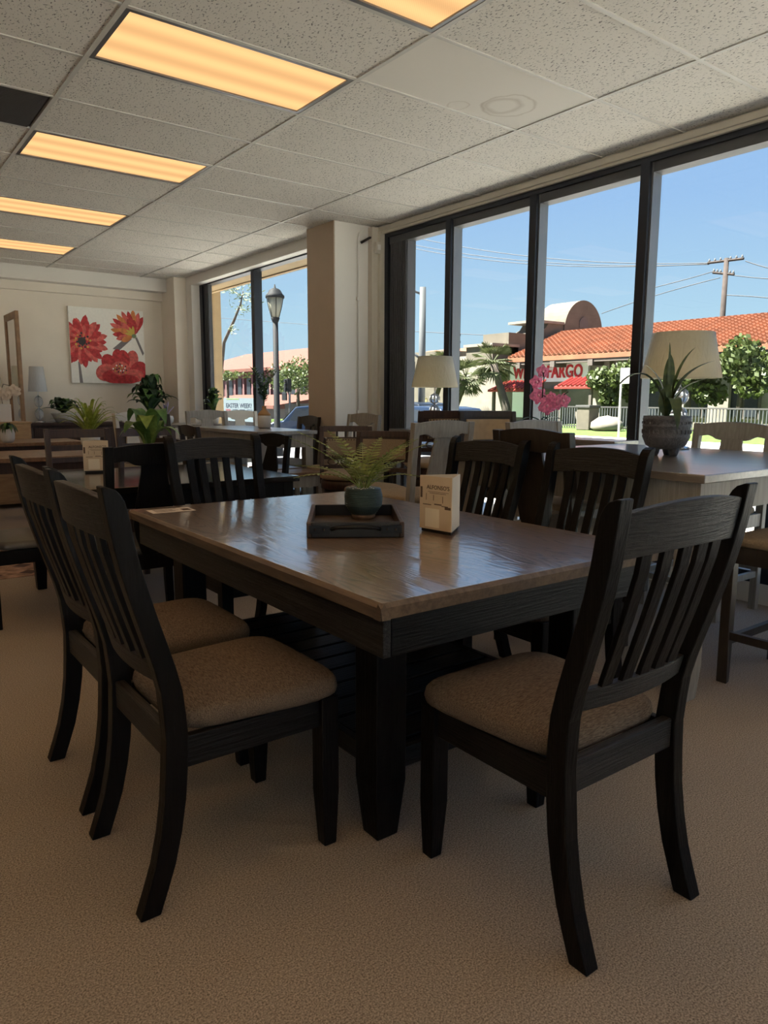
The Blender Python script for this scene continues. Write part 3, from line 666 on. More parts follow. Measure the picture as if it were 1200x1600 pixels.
def make_ladder_chair(label, group):
    t = thing('ladder_chair', label, 'chair', group=group); hw = 0.225; seat, top = 0.46, 1.02
    def pf(z): return -0.20 - max(0, z-seat)*0.12
    for s in (-1, 1):
        MB().loft([[(pf(z)-0.036, s*hw, z), (pf(z), s*hw, z), (pf(z), s*(hw-0.036), z), (pf(z)-0.036, s*(hw-0.036), z)] for z in (0, seat, 0.75, top)]).build('rear_post', 'brown_wood', t, bevel=0.003)
        MB().bb(0.19, 0.228, s*(hw-0.019)-0.019, s*(hw-0.019)+0.019, 0, seat-0.03).build('front_leg', 'brown_wood', t, bevel=0.003)
        MB().bb(-0.2, 0.2, s*(hw-0.019)-0.011, s*(hw-0.019)+0.011, seat-0.10, seat-0.03).build('side_rail', 'brown_wood', t)
    MB().bb(0.2, 0.222, -hw+0.03, hw-0.03, seat-0.10, seat-0.03).build('front_rail', 'brown_wood', t)
    for z0, h in ((0.955, 0.06), (0.865, 0.038), (0.78, 0.038), (0.69, 0.038), (0.60, 0.038)):
        N = 8; rings = []
        for i in range(N+1):
            u = -1+2*i/N; b = -0.02*(1-u*u)
            rings.append([(pf(z)-0.028+b, u*(hw-0.034), z) for z in (z0, z0+h)] + [(pf(z)-0.010+b, u*(hw-0.034), z) for z in (z0+h, z0)])
        MB().loft(rings).build('back_slat', 'brown_wood', t, bevel=0.002)
    cushion(MB(), 0.22, hw-0.005, seat-0.03, seat+0.005, 0.015, 0.01, 0, 6, 0.05).build('seat_cushion', 'grey_leather', t, True)
    return t
def make_padded_stool(label, group, nails=True, seat=0.60, top=1.0, spindles=True, mpad='tan_fabric', mw='brown_wood'):
    t = thing('padded_stool', label, 'stool', group=group); hw = 0.225
    def pf(z): return -0.20 - max(0, z-seat)*0.16
    cushion(MB(), 0.235, 0.235, seat-0.045, seat, 0.03, 0, 0, 2.0, 0).build('seat_cushion', mpad, t, True)
    MB().lathe([(0.20, seat-0.13), (0.225, seat-0.12), (0.225, seat-0.06), (0.21, seat-0.045)], 32).build('seat_ring', mw, t, True)
    MB().lathe([(0.19, seat-0.20), (0.20, seat-0.19), (0.20, seat-0.145), (0.19, seat-0.135)], 32).build('swivel_base', mw, t, True)
    for a in (45, 135, 225, 315):
        c, s = math.cos(R(a)), math.sin(R(a)); r = Matrix.Rotation(R(a), 3, 'Z'); m = MB(); rings = []
        for z, d in ((0, 0.255), (0.2, 0.225), (seat-0.18, 0.185)):
            rings.append([r @ Vector((d+i*0.02, j*0.02, z)) for i, j in ((-1, -1), (1, -1), (1, 1), (-1, 1))])
        m.loft(rings).build('leg', mw, t, bevel=0.003)
    rg = MB(); rg.tube([(0.215*math.cos(i*math.pi/12), 0.215*math.sin(i*math.pi/12), 0.2) for i in range(25)], 0.011, 8); rg.build('foot_ring', mw, t, True)
    for s in (-1, 1):
        MB().loft([[(pf(z)-0.034, s*hw, z), (pf(z), s*hw, z), (pf(z), s*(hw-0.036), z), (pf(z)-0.034, s*(hw-0.036), z)] for z in (seat-0.11, seat, (seat+top)/2, top)]).build('back_post', mw, t, bevel=0.004)
    def bar(z0, z1, name, mat=mw, th=0.022, front=0.006, bow=0.025, hw_=None):
        N = 10; rings = []; h = (hw-0.034) if hw_ is None else hw_
        for i in range(N+1):
            u = -1+2*i/N; b = -bow*(1-u*u)
            rings.append([(pf(z)-th-front+b, u*h, z) for z in (z0, z1)] + [(pf(z)-front+b, u*h, z) for z in (z1, z0)])
        return MB().loft(rings).build(name, mat, t, bevel=0.003)
    bar(top-0.045, top+0.004, 'crest_rail')
    p1 = top-0.095 if spindles else top-0.048; p0 = p1-0.16
    if spindles:
        for y in (-0.075, 0, 0.075): MB().bb(pf(top)-0.045, pf(top)-0.028, y-0.009, y+0.009, p1-0.004, top-0.04).build('spindle', mw, t)
    bar(p0-0.022, p1+0.004, 'back_panel', mw, 0.016, 0.012)
    bar(p0, p1-0.01, 'back_pad', mpad, 0.034, -0.002, 0.025, hw-0.055)
    bar(p0-0.10, p0-0.068, 'lower_rail')
    for y in (-0.11, 0, 0.11):        # ring fretwork under the pad
        m = MB(); m.tube([(pf(p0-0.05)-0.035, y+0.045*math.cos(i*math.pi/8), p0-0.045+0.026*math.sin(i*math.pi/8)) for i in range(17)], 0.007, 6); m.build('fret_ring', mw, t, True)
    if nails:
        nm = MB()
        for sgn in (0.004, -0.046):
            for i in range(15):
                u = -1+2*i/14; b = -0.025*(1-u*u)
                for z in (p0+0.008, p1-0.018): nm.box((pf(z)+sgn+b, u*(hw-0.062), z), (0.006, 0.009, 0.009))
            for i in range(7):
                z = p0+0.008+(p1-p0-0.026)*i/6
                for u in (-1, 1): nm.box((pf(z)+sgn, u*(hw-0.062), z), (0.006, 0.009, 0.009))
        tag(nm.build('nailheads', 'nail', t), kind='stuff')
    return t

# ------------------------------------------------------------------ counter-height set by the near window
make_table('counter_table', 'square grey counter-height table by the window with a footed planter on it', 3.445, 2.245, 1.53, 1.47, 0.955, 'grey_top', 'grey_wood', 0.10, 0.13)
g = place(make_splat_chair('light grey splat-back counter chair standing behind the leaflet card', 'grey_wood', 'tan_fabric', 0.62, 1.10, 0.50, 'grey splat-back counter chairs', 'counter_chair', True), 3.065, 3.75, 90)
again(g, 'grey splat-back counter chair with its back to the window, right of the planter', (4.12, 2.315, 0), R(180))
again(g, 'grey splat-back counter chair on the far side of the planter table', (3.65, 2.975, 0), R(-90))
place(make_splat_chair('dark brown splat-back counter chair tucked into the grey counter table', 'dark_brown', 'grey_fabric', 0.62, 1.095, 0.48, None, 'counter_chair', True), 2.910, 2.36, 0)
place(make_splat_chair('dark-legged counter chair with grey padded seat at the right picture edge', 'dark_brown', 'tan_fabric', 0.655, 1.10, 0.50, None, 'counter_chair', True), 3.31, 1.37, 90)
# tan padded stools between the table sets
s1 = place(make_padded_stool('brown nailhead swivel stool with round tan seat, left of the fern', 'nailhead stools', True, 0.64, 1.01), 3.36, 4.99, -120)
s2 = place(make_padded_stool('brown swivel stool with plain tan leather back, right behind the fern', None, False, 0.60, 0.995, False, 'tan_fabric'), 3.16, 4.33, -141)
s3 = place(make_padded_stool('tan leather stool with nailhead border just below the wrapped table lamp', 'tan leather bar stools', True, 0.76, 1.155, False, 'tan_leather'), 3.80, 4.43, 70)
s4 = place(make_padded_stool('dark-framed tan leather stool in front of the nailhead one by the window', None, False, 0.76, 1.155, False, 'tan_leather', 'dark_brown'), 3.80, 3.68, -112)

# consoles along the glass, with lamps and orchid
plain('console_black', (0.02, 0.02, 0.022), 0.4)
c1 = make_table('console_table', 'narrow grey console table under the near window carrying a pink orchid', 4.285, 3.56, 0.27, 1.14, 0.97, 'grey_top', 'grey_wood', 0.05, 0.06)
c2 = make_table('console_table', 'narrow console table under the window carrying the plastic-wrapped lamp', 4.285, 5.10, 0.27, 0.76, 0.97, 'grey_top', 'dark_brown', 0.05, 0.06)
def shade_mat(name, col, t_=0.45):
    m, t, b = _bsdf(name); b.inputs['Base Color'].default_value = (*col, 1); b.inputs['Roughness'].default_value = 0.25
    co = t.nodes.new('ShaderNodeTexCoord'); mp = t.nodes.new('ShaderNodeMapping'); mp.inputs['Scale'].default_value = (18, 18, 5); t.links.new(co.outputs['Object'], mp.inputs[0])
    n = t.nodes.new('ShaderNodeTexNoise'); n.inputs['Scale'].default_value = 1.4; n.inputs['Distortion'].default_value = 1.5; t.links.new(mp.outputs[0], n.inputs['Vector'])
    bp = t.nodes.new('ShaderNodeBump'); bp.inputs['Strength'].default_value = 0.6; bp.inputs['Distance'].default_value = 0.02
    t.links.new(n.outputs['Fac'], bp.inputs['Height']); t.links.new(bp.outputs[0], b.inputs['Normal'])
    tl = t.nodes.new('ShaderNodeBsdfTranslucent'); tl.inputs[0].default_value = (*col, 1)
    mx = t.nodes.new('ShaderNodeMixShader'); mx.inputs[0].default_value = t_
    t.links.new(b.outputs[0], mx.inputs[1]); t.links.new(tl.outputs[0], mx.inputs[2]); t.links.new(mx.outputs[0], t.nodes['Material Output'].inputs[0]); return m
shade_mat('shade_cream', (0.72, 0.66, 0.50)); shade_mat('shade_white', (0.80, 0.82, 0.84))
plain('chrome', (0.7, 0.7, 0.72), 0.12, metal=1.0); plain('crystal', (0.75, 0.80, 0.85), 0.03, metal=0.0, spec=0.9, Transmission_Weight=0.75)
def make_lamp(label, loc, rb, rt, z0, z1, mat='shade_cream', balls=3, group='table lamps', slant=0.92):
    t = thing('table_lamp', label, 'lamp', loc, 0, group)
    MB().lathe([(0.075, 0), (0.075, 0.012), (0.03, 0.022), (0.012, 0.03)], 28).build('lamp_base', 'chrome', t, True)
    hgt = z0-0.05; rad = (hgt-0.03)/(2*balls)
    for i in range(balls):
        zc = 0.03+rad*(2*i+1); rr = min(rad*0.98, 0.055)
        MB().lathe([(0.008, -rad)] + [(max(0.008, rr*math.cos(a)), rad*0.94*math.sin(a)) for a in [R(-75+15*k) for k in range(11)]] + [(0.008, rad)], 16, (0, 0, zc)).build('crystal_ball', 'crystal', t, True)
    MB().tube([(0, 0, 0.02), (0, 0, z1-0.02)], 0.006, 8).build('stem', 'chrome', t, True)
    n = 40; rings = [[(r*math.cos(2*math.pi*i/n), r*math.sin(2*math.pi*i/n), z) for i in range(n)] for r, z in ((rb, z0), (rb*0.985+rt*0.015, z0+0.012), ((rb+rt)/2, (z0+z1)/2), (rt, z1), (rt-0.004, z1), ((rb+rt)/2-0.004, (z0+z1)/2), (rb-0.004, z0))]
    MB().loft(rings, False).build('lamp_shade', mat, t, True, recalc=False)
    sp = MB()
    for a in (0, 120, 240): sp.tube([(0, 0, z1-0.02), (rt*math.cos(R(a)), rt*math.sin(R(a)), z1-0.008)], 0.003, 6)
    sp.build('shade_spider', 'chrome', t)
    return t
make_lamp('table lamp with cream plastic-wrapped shade and crystal ball stem, left of the bank sign', (4.25, 4.945, 0.971), 0.205, 0.150, 0.375, 0.640)
make_lamp('large table lamp with pale drum shade standing behind the footed planter', (4.02, 2.46, 0.956), 0.225, 0.172, 0.415, 0.675)
# footed planter with strap leaves
plain('planter_grey', (0.085, 0.085, 0.095), 0.55, noise=0.3, nscale=70, bump=0.6, bscale=90)
prof = [(0.02, 0.034), (0.07, 0.036), (0.10, 0.055), (0.117, 0.095), (0.119, 0.10), (0.117, 0.104), (0.118, 0.15), (0.121, 0.154), (0.118, 0.158), (0.118, 0.184), (0.121, 0.188), (0.118, 0.193), (0.117, 0.205)]
pp, po = pot_thing('planter', 'strap-leaved plant in a dark grey embossed footed planter on the counter table', 'potted plant', (3.47, 2.185, 0.956), prof, 'planter_grey', 36)
for a in (20, 140, 260): MB().lathe([(0.017, 0), (0.022, 0.012), (0.030, 0.045)], 12, (0.055*math.cos(R(a)), 0.055*math.sin(R(a)), 0)).build('foot', 'planter_grey', pp, True)
em = MB()
for i in range(30):
    a = 2*math.pi*i/30
    for z, h in ((0.115, 0.02), (0.165, 0.012)): em.box((0.119*math.cos(a), 0.119*math.sin(a), z+h/2), (0.006, 0.008, h), Matrix.Rotation(a, 3, 'Z'))
tag(em.build('embossing', 'planter_grey', pp), kind='stuff')
def blade(path, wmax, mat, parent, name='leaf', fold=0.25, tip=0.15, loc=(0, 0, 0), n=12, wref=None):
    """leaf along a 3-D path with a shallow V section"""
    P = [Vector(p) for p in path]; m = MB(); vs = []
    def bez(t):
        q = P[:]
        while len(q) > 1: q = [q[i].lerp(q[i+1], t) for i in range(len(q)-1)]
        return q[0]
    pts = [bez(i/n) for i in range(n+1)]
    ref = Vector(wref) if wref else None
    for i, p in enumerate(pts):
        d = (pts[min(i+1, n)]-pts[max(i-1, 0)]).normalized()
        a = d.cross(Vector((0, 0, 1))) if ref is None else d.cross(ref)
        a = a.normalized() if a.length > 0.05 else Vector((1, 0, 0)); nn = a.cross(d)
        s = i/n; w_ = wmax*max(0.02, math.sin(math.pi*min(1, 0.12+0.88*s))**0.75 if s > tip else (0.35+0.65*s/tip)*math.sin(math.pi*(0.12+0.88*tip))**0.75)/2
        vs += [p-a*w_+nn*w_*fold, p, p+a*w_+nn*w_*fold]
    fs = []
    for i in range(n): fs += [(3*i, 3*i+1, 3*i+4, 3*i+3), (3*i+1, 3*i+2, 3*i+5, 3*i+4)]
    o = m.add(vs, fs).build(name, mat, parent, True, recalc=False); o.location = loc; return o
u_ = Vector((math.cos(YAW), -math.sin(YAW), 0)); dV = Vector((math.sin(YAW), math.cos(YAW), 0))     # across / into the view
for du, h, dv, mid, wd in ((-0.115, 0.27, 0.05, 0.5, 0.050), (-0.30, 0.13, -0.05, 0.1, 0.036), (0.02, 0.32, 0.05, 0.5, 0.062), (0.24, 0.29, 0.02, 0.35, 0.045), (0.19, 0.20, -0.06, 0.3, 0.050), (0.15, 0.36, 0.06, 0.5, 0.022), (-0.01, 0.38, 0.0, 0.5, 0.016), (0.23, 0.20, 0.08, 0.4, 0.030)):
    tip_ = u_*du + dV*dv; top_ = Vector((0, 0, h))
    if du == -0.30: path = [(0, 0, 0), u_*-0.04+Vector((0, 0, 0.15)), u_*-0.12+Vector((0, 0, 0.30)), u_*-0.22+Vector((0, 0, 0.22)), tip_+Vector((0, 0, 0.13))]
    else: path = [(0, 0, 0), tip_*0.12+top_*0.55, tip_*mid+top_*0.85, tip_+top_]
    blade(path, wd, 'leaf_blade', pp, 'leaf', 0.3, 0.15, (0, 0, 0.20), 12, None if abs(du) > 0.05 else tuple(dV))
blade([(0, 0, 0), -dV*0.05+Vector((0, 0, 0.16)), -dV*0.12+Vector((0, 0, 0.10)), -dV*0.145+Vector((0, 0, -0.06))], 0.066, 'leaf_blade', pp, 'leaf', 0.2, 0.15, (0, 0, 0.20), 12)
blade([(0, 0, 0), u_*-0.02+Vector((0, 0, 0.1)), u_*-0.01-dV*0.03+Vector((0, 0, 0.17))], 0.075, 'leaf_blade', pp, 'leaf', 0.3, 0.15, (0, 0, 0.20), 10, tuple(dV))
# pink orchid on the console
plain('orchid_pink', (0.80, 0.20, 0.36), 0.5, noise=0.35, nscale=60); plain('orchid_pale', (0.85, 0.45, 0.55), 0.5); plain('stem_dark', (0.03, 0.03, 0.02), 0.6); plain('pot_blue', (0.25, 0.33, 0.40), 0.3)
oc = at_x(846, 655, 4.27); ob = thing('orchid', 'pink moth orchid on a dark stem in front of the bank sign', 'flower', (4.27, oc.y, 0.971), 0)
MB().lathe([(0.045, 0), (0.06, 0.05), (0.065, 0.10)], 20).build('pot', 'pot_blue', ob, True)
def loc_px(px, py, X=4.27): return at_x(px, py, X) - Vector((4.27, oc.y, 0.971))
MB().tube([(0, 0, 0.09), loc_px(846, 640), loc_px(848, 612), loc_px(850, 590), loc_px(846, 572)], 0.005, 6).build('stem', 'stem_dark', ob, True)
MB().tube([loc_px(848, 618), loc_px(862, 622), loc_px(880, 618), loc_px(888, 612)], 0.004, 6).build('stem', 'stem_dark', ob, True)
for k, (px, py, r) in enumerate(((848, 580, 0.05), (838, 597, 0.052), (841, 618, 0.066), (855, 634, 0.070), (870, 628, 0.060), (880, 626, 0.055), (861, 620, 0.04))):
    c = loc_px(px, py); m = MB()
    for j in range(5):
        a = R(90+72*j+13*k); wdt = r*(0.62 if j % 2 else 0.45)
        dr = u_*math.cos(a)+Vector((0, 0, math.sin(a))); sd = u_*-math.sin(a)+Vector((0, 0, math.cos(a)))
        m.add([c, c+dr*r*0.5-sd*wdt-dV*0.008, c+dr*r-sd*wdt*0.3, c+dr*r+sd*wdt*0.3, c+dr*r*0.5+sd*wdt-dV*0.008], [(0, 1, 2, 3, 4)])
    bl = m.build('blossom', 'orchid_pink', ob, recalc=False)
    m2 = MB(); m2.lathe([(0.001, -0.012), (0.010, 0), (0.001, 0.012)], 8, c-dV*0.012); m2.build('lip', 'orchid_pale', bl, True)
for s, l in ((-1, 0.16), (1, 0.17), (0.4, 0.12)):
    blade([(0, 0, 0.1), u_*s*l*0.5+Vector((0, 0, 0.17)), u_*s*l+Vector((0, 0, 0.11))], 0.06, 'leaf_dark', ob, 'leaf')

# ------------------------------------------------------------------ glossy black table set at left
make_table('black_table', 'glossy black dining table behind the far chair, mirroring the red painting', 1.625, 4.57, 1.39, 1.16, 0.762, 'black_gloss', 'black_v', 0.07, 0.09)
b1 = place(make_splat_chair('black splat-back chair with its back to the camera, left of the far slat chair', 'black_v', 'grey_leather', 0.46, 1.0, 0.50, 'black splat-back chairs'), 1.30, 3.99, 90)
again(b1, 'black splat-back chair cut by the left picture edge', (0.835, 4.52, 0), 0)
place(make_splat_chair('black splat-back counter stool right of the far slat chair, below the bottle vase', 'black_v', 'grey_leather', 0.60, 0.94, 0.42, None, 'counter_chair', True), 2.70, 5.47, 195)
l1 = place(make_ladder_chair('brown ladder-back chair behind the small leaflet card', 'brown ladder-back chairs'), 1.40, 5.30, -90)
again(l1, 'brown ladder-back chair behind the broad-leaved potted plant', (1.90, 5.30, 0), R(-90))
tent_card('cream triangular leaflet card standing on the black table', (1.335, 4.90, ZT+0.001), R(-12))
bp, po = pot_thing('potted_plant', 'broad-leaved bright green plant in a small white pot on the black table', 'potted plant', (1.70, 4.95, ZT+0.001), [(0.05, 0), (0.065, 0.05), (0.075, 0.12)], 'white_stone')
for k in range(9):
    az = k*0.72; l = 0.13+0.04*((k*7) % 3)/2; h = 0.15+0.11*((k*5) % 4)/3; c, s = math.cos(az), math.sin(az)
    blade([(0, 0, 0), (c*l*0.3, s*l*0.3, h*1.1), (c*l*0.8, s*l*0.8, h*1.5), (c*l*1.25, s*l*1.25, h*0.75)], 0.13, 'leaf_mid' if k % 2 else 'leaf_lime', bp, 'leaf', 0.15, 0.3, (0, 0, 0.11), 10)

# ------------------------------------------------------------------ far counter table and its seats
make_table('counter_table', 'far grey counter-height table carrying the two-tone bottle vase', 3.31, 6.66, 0.62, 1.54, 0.95, 'grey_top', 'grey_wood', 0.08, 0.12)
def make_saddle_stool(label, x, y):
    t = thing('wooden_stool', label, 'stool', (x, y, 0), 0, 'backless wooden stools'); 
    MB().bb(-0.21, 0.21, -0.17, 0.17, 0.575, 0.61).build('seat', 'mid_wood', t, bevel=0.006)
    for sx in (-1, 1):
        for sy in (-1, 1): MB().loft([[(sx*(d+i*0.018), sy*(d*0.8+j*0.018), z) for i, j in ((-1, -1), (1, -1), (1, 1), (-1, 1))] for z, d in ((0, 0.185), (0.576, 0.165))]).build('leg', 'grey_wood', t)
        MB().bb(sx*0.17-0.012, sx*0.17+0.012, -0.13, 0.13, 0.48, 0.575).build('apron', 'grey_wood', t); MB().bb(-0.16, 0.16, sx*0.138-0.012, sx*0.138+0.012, 0.48, 0.575).build('apron', 'grey_wood', t)
        MB().bb(sx*0.178-0.010, sx*0.178+0.010, -0.14, 0.14, 0.16, 0.19).build('stretcher', 'grey_wood', t)
    return t
make_saddle_stool('backless wooden-topped stool in front of the far counter table', 3.22, 5.63)
make_saddle_stool('backless wooden-topped stool tucked under the far counter table', 3.28, 6.10).rotation_euler.z = R(90)
place(make_splat_chair('dark brown splat-back chair at the left side of the far counter table', 'dark_brown', 'grey_fabric', 0.60, 0.985, 0.44, None, 'counter_chair', True), 2.93, 6.62, 0)
place(make_splat_chair('low dark brown splat-back chair peeking over the far slat chair', 'dark_brown', 'grey_fabric', 0.55, 0.90, 0.42, None, 'counter_chair', True), 2.50, 6.15, 20)
fg = again(g, 'grey splat-back counter chair beyond the bottle vase table', (3.42, 7.70, 0), R(-90))
cw = place(make_splat_chair('cream splat-back counter chair under the far window, right of the grey one', 'cream_wood', 'grey_fabric', 0.62, 1.09, 0.46, 'cream counter chairs', 'counter_chair', True), 3.95, 7.95, -90)
again(cw, 'cream splat-back counter chair left of the far counter table', (2.58, 7.42, 0), R(-60))
again(g, 'grey splat-back chair half hidden behind the nailhead swivel stool', (3.70, 5.63, 0), R(180))
place(make_splat_chair('small dark splat-back chair against the shaded pier face', 'dark_brown', 'grey_fabric', 0.62, 1.06, 0.40, None, 'counter_chair', True), 3.635, 6.52, 180)
vs, po = pot_thing('bottle_vase', 'two-tone ochre and white bottle vase with olive twigs on the far table', 'vase', (3.44, 6.60, 0.951), [(0.055, 0), (0.066, 0.02), (0.068, 0.10), (0.064, 0.125)], 'white_stone', 24, soil=False, part='lower_glaze')
plain('ochre', (0.50, 0.27, 0.10), 0.4)
MB().lathe([(0.064, 0.125), (0.060, 0.145), (0.035, 0.172), (0.021, 0.182), (0.021, 0.215), (0.024, 0.218)], 24).build('upper_glaze', 'ochre', vs, True)
rq = random.Random(5)
for k in range(13):
    az = k*2.4; sp = 0.05+0.05*rq.random(); hgt = 0.22+0.16*rq.random(); c, s = math.cos(az), math.sin(az); m = MB()
    path = [Vector((c*sp*t_*t_*1.6, s*sp*t_*t_*1.6, 0.21+hgt*t_)) for t_ in (0, 0.25, 0.5, 0.75, 1)]; m.tube(path, 0.002, 4)
    for i in range(22):
        t_ = 0.2+0.8*i/21; p = Vector((c*sp*t_*t_*1.6, s*sp*t_*t_*1.6, 0.21+hgt*t_)); a = rq.random()*6.28; d = Vector((math.cos(a), math.sin(a), 0.5)).normalized(); q = d.cross(Vector((0, 0, 1))).normalized()*0.010
        m.add([p, p+d*0.025-q, p+d*0.06, p+d*0.025+q], [(0, 1, 2, 3)])
    m.build('twig', 'leaf_mid' if k % 3 else 'leaf_dark', vs, recalc=False)

# ------------------------------------------------------------------ back of the shop
make_table('console_table', 'grey console table in the far corner carrying the lavender pot', 3.45, 8.85, 0.95, 0.70, 0.93, 'grey_top', 'cream_wood', 0.07, 0.13)
place(make_splat_chair('dark chair beside the far corner console, below the big leafy plant', 'dark_brown', 'grey_fabric', 0.62, 1.06, 0.46, None, 'counter_chair', True), 2.90, 8.09, -90)
sbz = 0.92
sb = thing('sideboard', 'long dark wood sideboard against the painting wall', 'sideboard', (2.62, 10.48, 0))
MB().bb(-1.22, 1.22, -0.24, 0.24, sbz-0.04, sbz).build('top', 'brown_wood', sb, bevel=0.004); MB().bb(-1.18, 1.18, -0.20, 0.22, 0.08, sbz-0.04).build('body', 'brown_wood', sb)
for i in range(4):
    d = MB().bb(-1.16+i*0.58+0.01, -1.16+i*0.58+0.57, -0.222, -0.20, 0.12, sbz-0.07).build('door', 'brown_wood', sb, bevel=0.004); MB().lathe([(0.006, 0), (0.012, 0.01), (0.008, 0.02)], 10, (-1.16+i*0.58+(0.50 if i % 2 == 0 else 0.08), -0.235, 0.55)).build('knob', 'nail', d, True)
for sx in (-1, 1): MB().bb(sx*1.12-0.04, sx*1.12+0.04, -0.18, 0.18, 0, 0.08).build('foot', 'brown_wood', sb)
def leafy(name, label, loc, nleaf, spread, hgt, lw, mats, potprof, potmat, seed=1, droop=0.5):
    t, _ = pot_thing(name, label, 'potted plant', loc, potprof, potmat, 20); rr = random.Random(seed); z0 = potprof[-1][1]
    for k in range(nleaf):
        az = k*2.399+rr.random()*0.5; f_ = 0.35+0.65*(k+0.5)/nleaf; l = spread*f_*(0.8+0.4*rr.random()); h = hgt*(1.1-0.75*f_)*(0.8+0.4*rr.random()); c, s = math.cos(az), math.sin(az)
        blade([(0, 0, 0), (c*l*0.25, s*l*0.25, h*0.9), (c*l*0.7, s*l*0.7, h*1.25), (c*l, s*l, h*(1.25-droop))], lw, mats[k % len(mats)], t, 'leaf', 0.2, 0.3, (0, 0, z0-0.015), 7)
    return t
wp = [(0.10, 0), (0.15, 0.10), (0.16, 0.12)]
leafy('potted_plant', 'dark green bushy plant in a pale planter on the sideboard under the painting', (2.46, 10.44, sbz+0.001), 34, 0.27, 0.26, 0.11, ['leaf_dark', 'leaf_dark', 'leaf_mid'], wp, 'white_stone', 2, 0.6)
leafy('potted_plant', 'tall broad dark green plant in the corner right of the painting', (3.57, 10.27, sbz+0.001), 44, 0.36, 0.62, 0.15, ['leaf_dark', 'leaf_dark', 'leaf_mid'], wp, 'white_stone', 4, 0.5)
leafy('potted_plant', 'round-leaved green plant in a white pot before the far window', (3.80, 8.63, 0.931), 26, 0.15, 0.34, 0.075, ['leaf_dark', 'leaf_mid'], [(0.05, 0), (0.06, 0.06), (0.065, 0.15)], 'white_stone', 6, 0.3)
plain('lavender', (0.32, 0.28, 0.55), 0.7)
lv, po = pot_thing('lavender_pot', 'artificial lavender in a round white pot on the corner console', 'potted plant', (3.22, 8.72, 0.931), [(0.05, 0), (0.085, 0.03), (0.09, 0.07), (0.08, 0.10)], 'white_stone')
rr = random.Random(9)
for k in range(26):
    az = rr.random()*6.28; l = 0.10*math.sqrt(rr.random()); c, s = math.cos(az), math.sin(az); h = 0.11+0.08*rr.random(); m = MB()
    m.tube([(0, 0, 0.09), (c*l*0.5, s*l*0.5, 0.09+h*0.6), (c*l, s*l, 0.09+h)], [0.002, 0.006, 0.003], 5); m.build('sprig', 'lavender' if k % 3 else 'leaf_mid', lv)
# brown tables at left with fern, pot, orchid; pale cabinet and mirror
make_table('dining_table', 'mid-brown dining table behind the ladder-back chairs carrying the lime fern', 1.42, 6.90, 1.20, 0.95, 0.762, 'mid_wood', 'brown_wood', 0.08, 0.09)
make_table('dining_table', 'brown dining table farthest left, with a small white pot near its edge', 1.50, 8.32, 1.10, 0.80, 0.80, 'mid_wood', 'brown_wood', 0.08, 0.09)
fl, po = pot_thing('potted_fern', 'lime green spiky fern above the brown ladder-back chair', 'potted plant', (1.84, 6.90, 0.763), [(0.06, 0), (0.08, 0.08), (0.085, 0.15)], 'white_stone')
rr = random.Random(12)
for k in range(34):
    az = k*2.399; f_ = (k+1)/34; l = 0.12+0.26*f_; c, s = math.cos(az), math.sin(az); h = 0.27*(1.15-0.6*f_)
    blade([(0, 0, 0), (c*l*0.3, s*l*0.3, h*0.8), (c*l*0.7, s*l*0.7, h*1.25), (c*l, s*l, h*(1.1-0.3*f_))], 0.028, 'fern_lime', fl, 'frond', 0.3, 0.2, (0, 0, 0.14), 7)
sp_ = at_z(24, 688, 0.80)
wpot = leafy('potted_succulent', 'trailing green plant in a small white ribbed pot on the farthest left table', (1.36, 8.06, 0.801), 22, 0.14, 0.13, 0.03, ['leaf_dark', 'leaf_mid'], [(0.045, 0), (0.065, 0.03), (0.068, 0.09), (0.055, 0.13)], 'white_stone', 8, 1.6)
cb = thing('cabinet', 'pale wood cabinet at the left edge behind the brown tables', 'cabinet', (1.42, 9.30, 0))
MB().bb(-0.40, 0.36, -0.22, 0.22, 0.05, 0.95).build('body', 'light_wood', cb, bevel=0.004); MB().bb(-0.41, 0.37, -0.23, 0.23, 0.95, 0.97).build('top', 'light_wood', cb, bevel=0.003)
for i in range(2): MB().bb(-0.39+i*0.37, -0.03+i*0.37, -0.235, -0.22, 0.09, 0.93).build('door', 'light_wood', cb, bevel=0.003)
for sx in (-1, 1): MB().bb(sx*0.34-0.03, sx*0.34+0.03-0.02, -0.2, 0.2, 0, 0.05).build('foot', 'light_wood', cb)
plain('orchid_white', (0.80, 0.70, 0.60), 0.6); plain('vase_white', (0.70, 0.66, 0.62), 0.3)
wo_ = thing('orchid', 'white orchid in a square white vase on the pale cabinet', 'flower', (1.53, 9.20, 0.971))
MB().bb(-0.07, 0.07, -0.07, 0.07, 0, 0.20).build('vase', 'vase_white', wo_, bevel=0.008)
MB().tube([(0, 0, 0.18), (-0.02, 0, 0.33), (0.02, 0, 0.42), (0.09, 0, 0.40)], 0.004, 6).build('stem', 'stem_dark', wo_, True)
rr = random.Random(2)
for k in range(9):
    c = Vector((-0.13+0.035*k, -0.03+0.05*rr.random(), 0.36+0.05*math.sin(k*1.1)-0.006*k)); m = MB()
    for j in range(5):
        a = R(90+72*j+20*k); r = 0.055; dr = u_*math.cos(a)+Vector((0, 0, math.sin(a))); sd = u_*-math.sin(a)+Vector((0, 0, math.cos(a)))
        m.add([c, c+dr*r*0.5-sd*0.03-dV*0.008, c+dr*r-sd*0.012, c+dr*r+sd*0.012, c+dr*r*0.5+sd*0.03-dV*0.008], [(0, 1, 2, 3, 4)])
    m.build('blossom', 'orchid_white', wo_, recalc=False)
plain('mirror', (0.75, 0.75, 0.75), 0.03, metal=1.0); plain('mirror_wood', (0.28, 0.17, 0.09), 0.45, noise=0.2, nscale=15)
mi = thing('floor_mirror', 'tall wood-framed mirror left of the flower painting', 'mirror', (1.80, 9.88, 0))
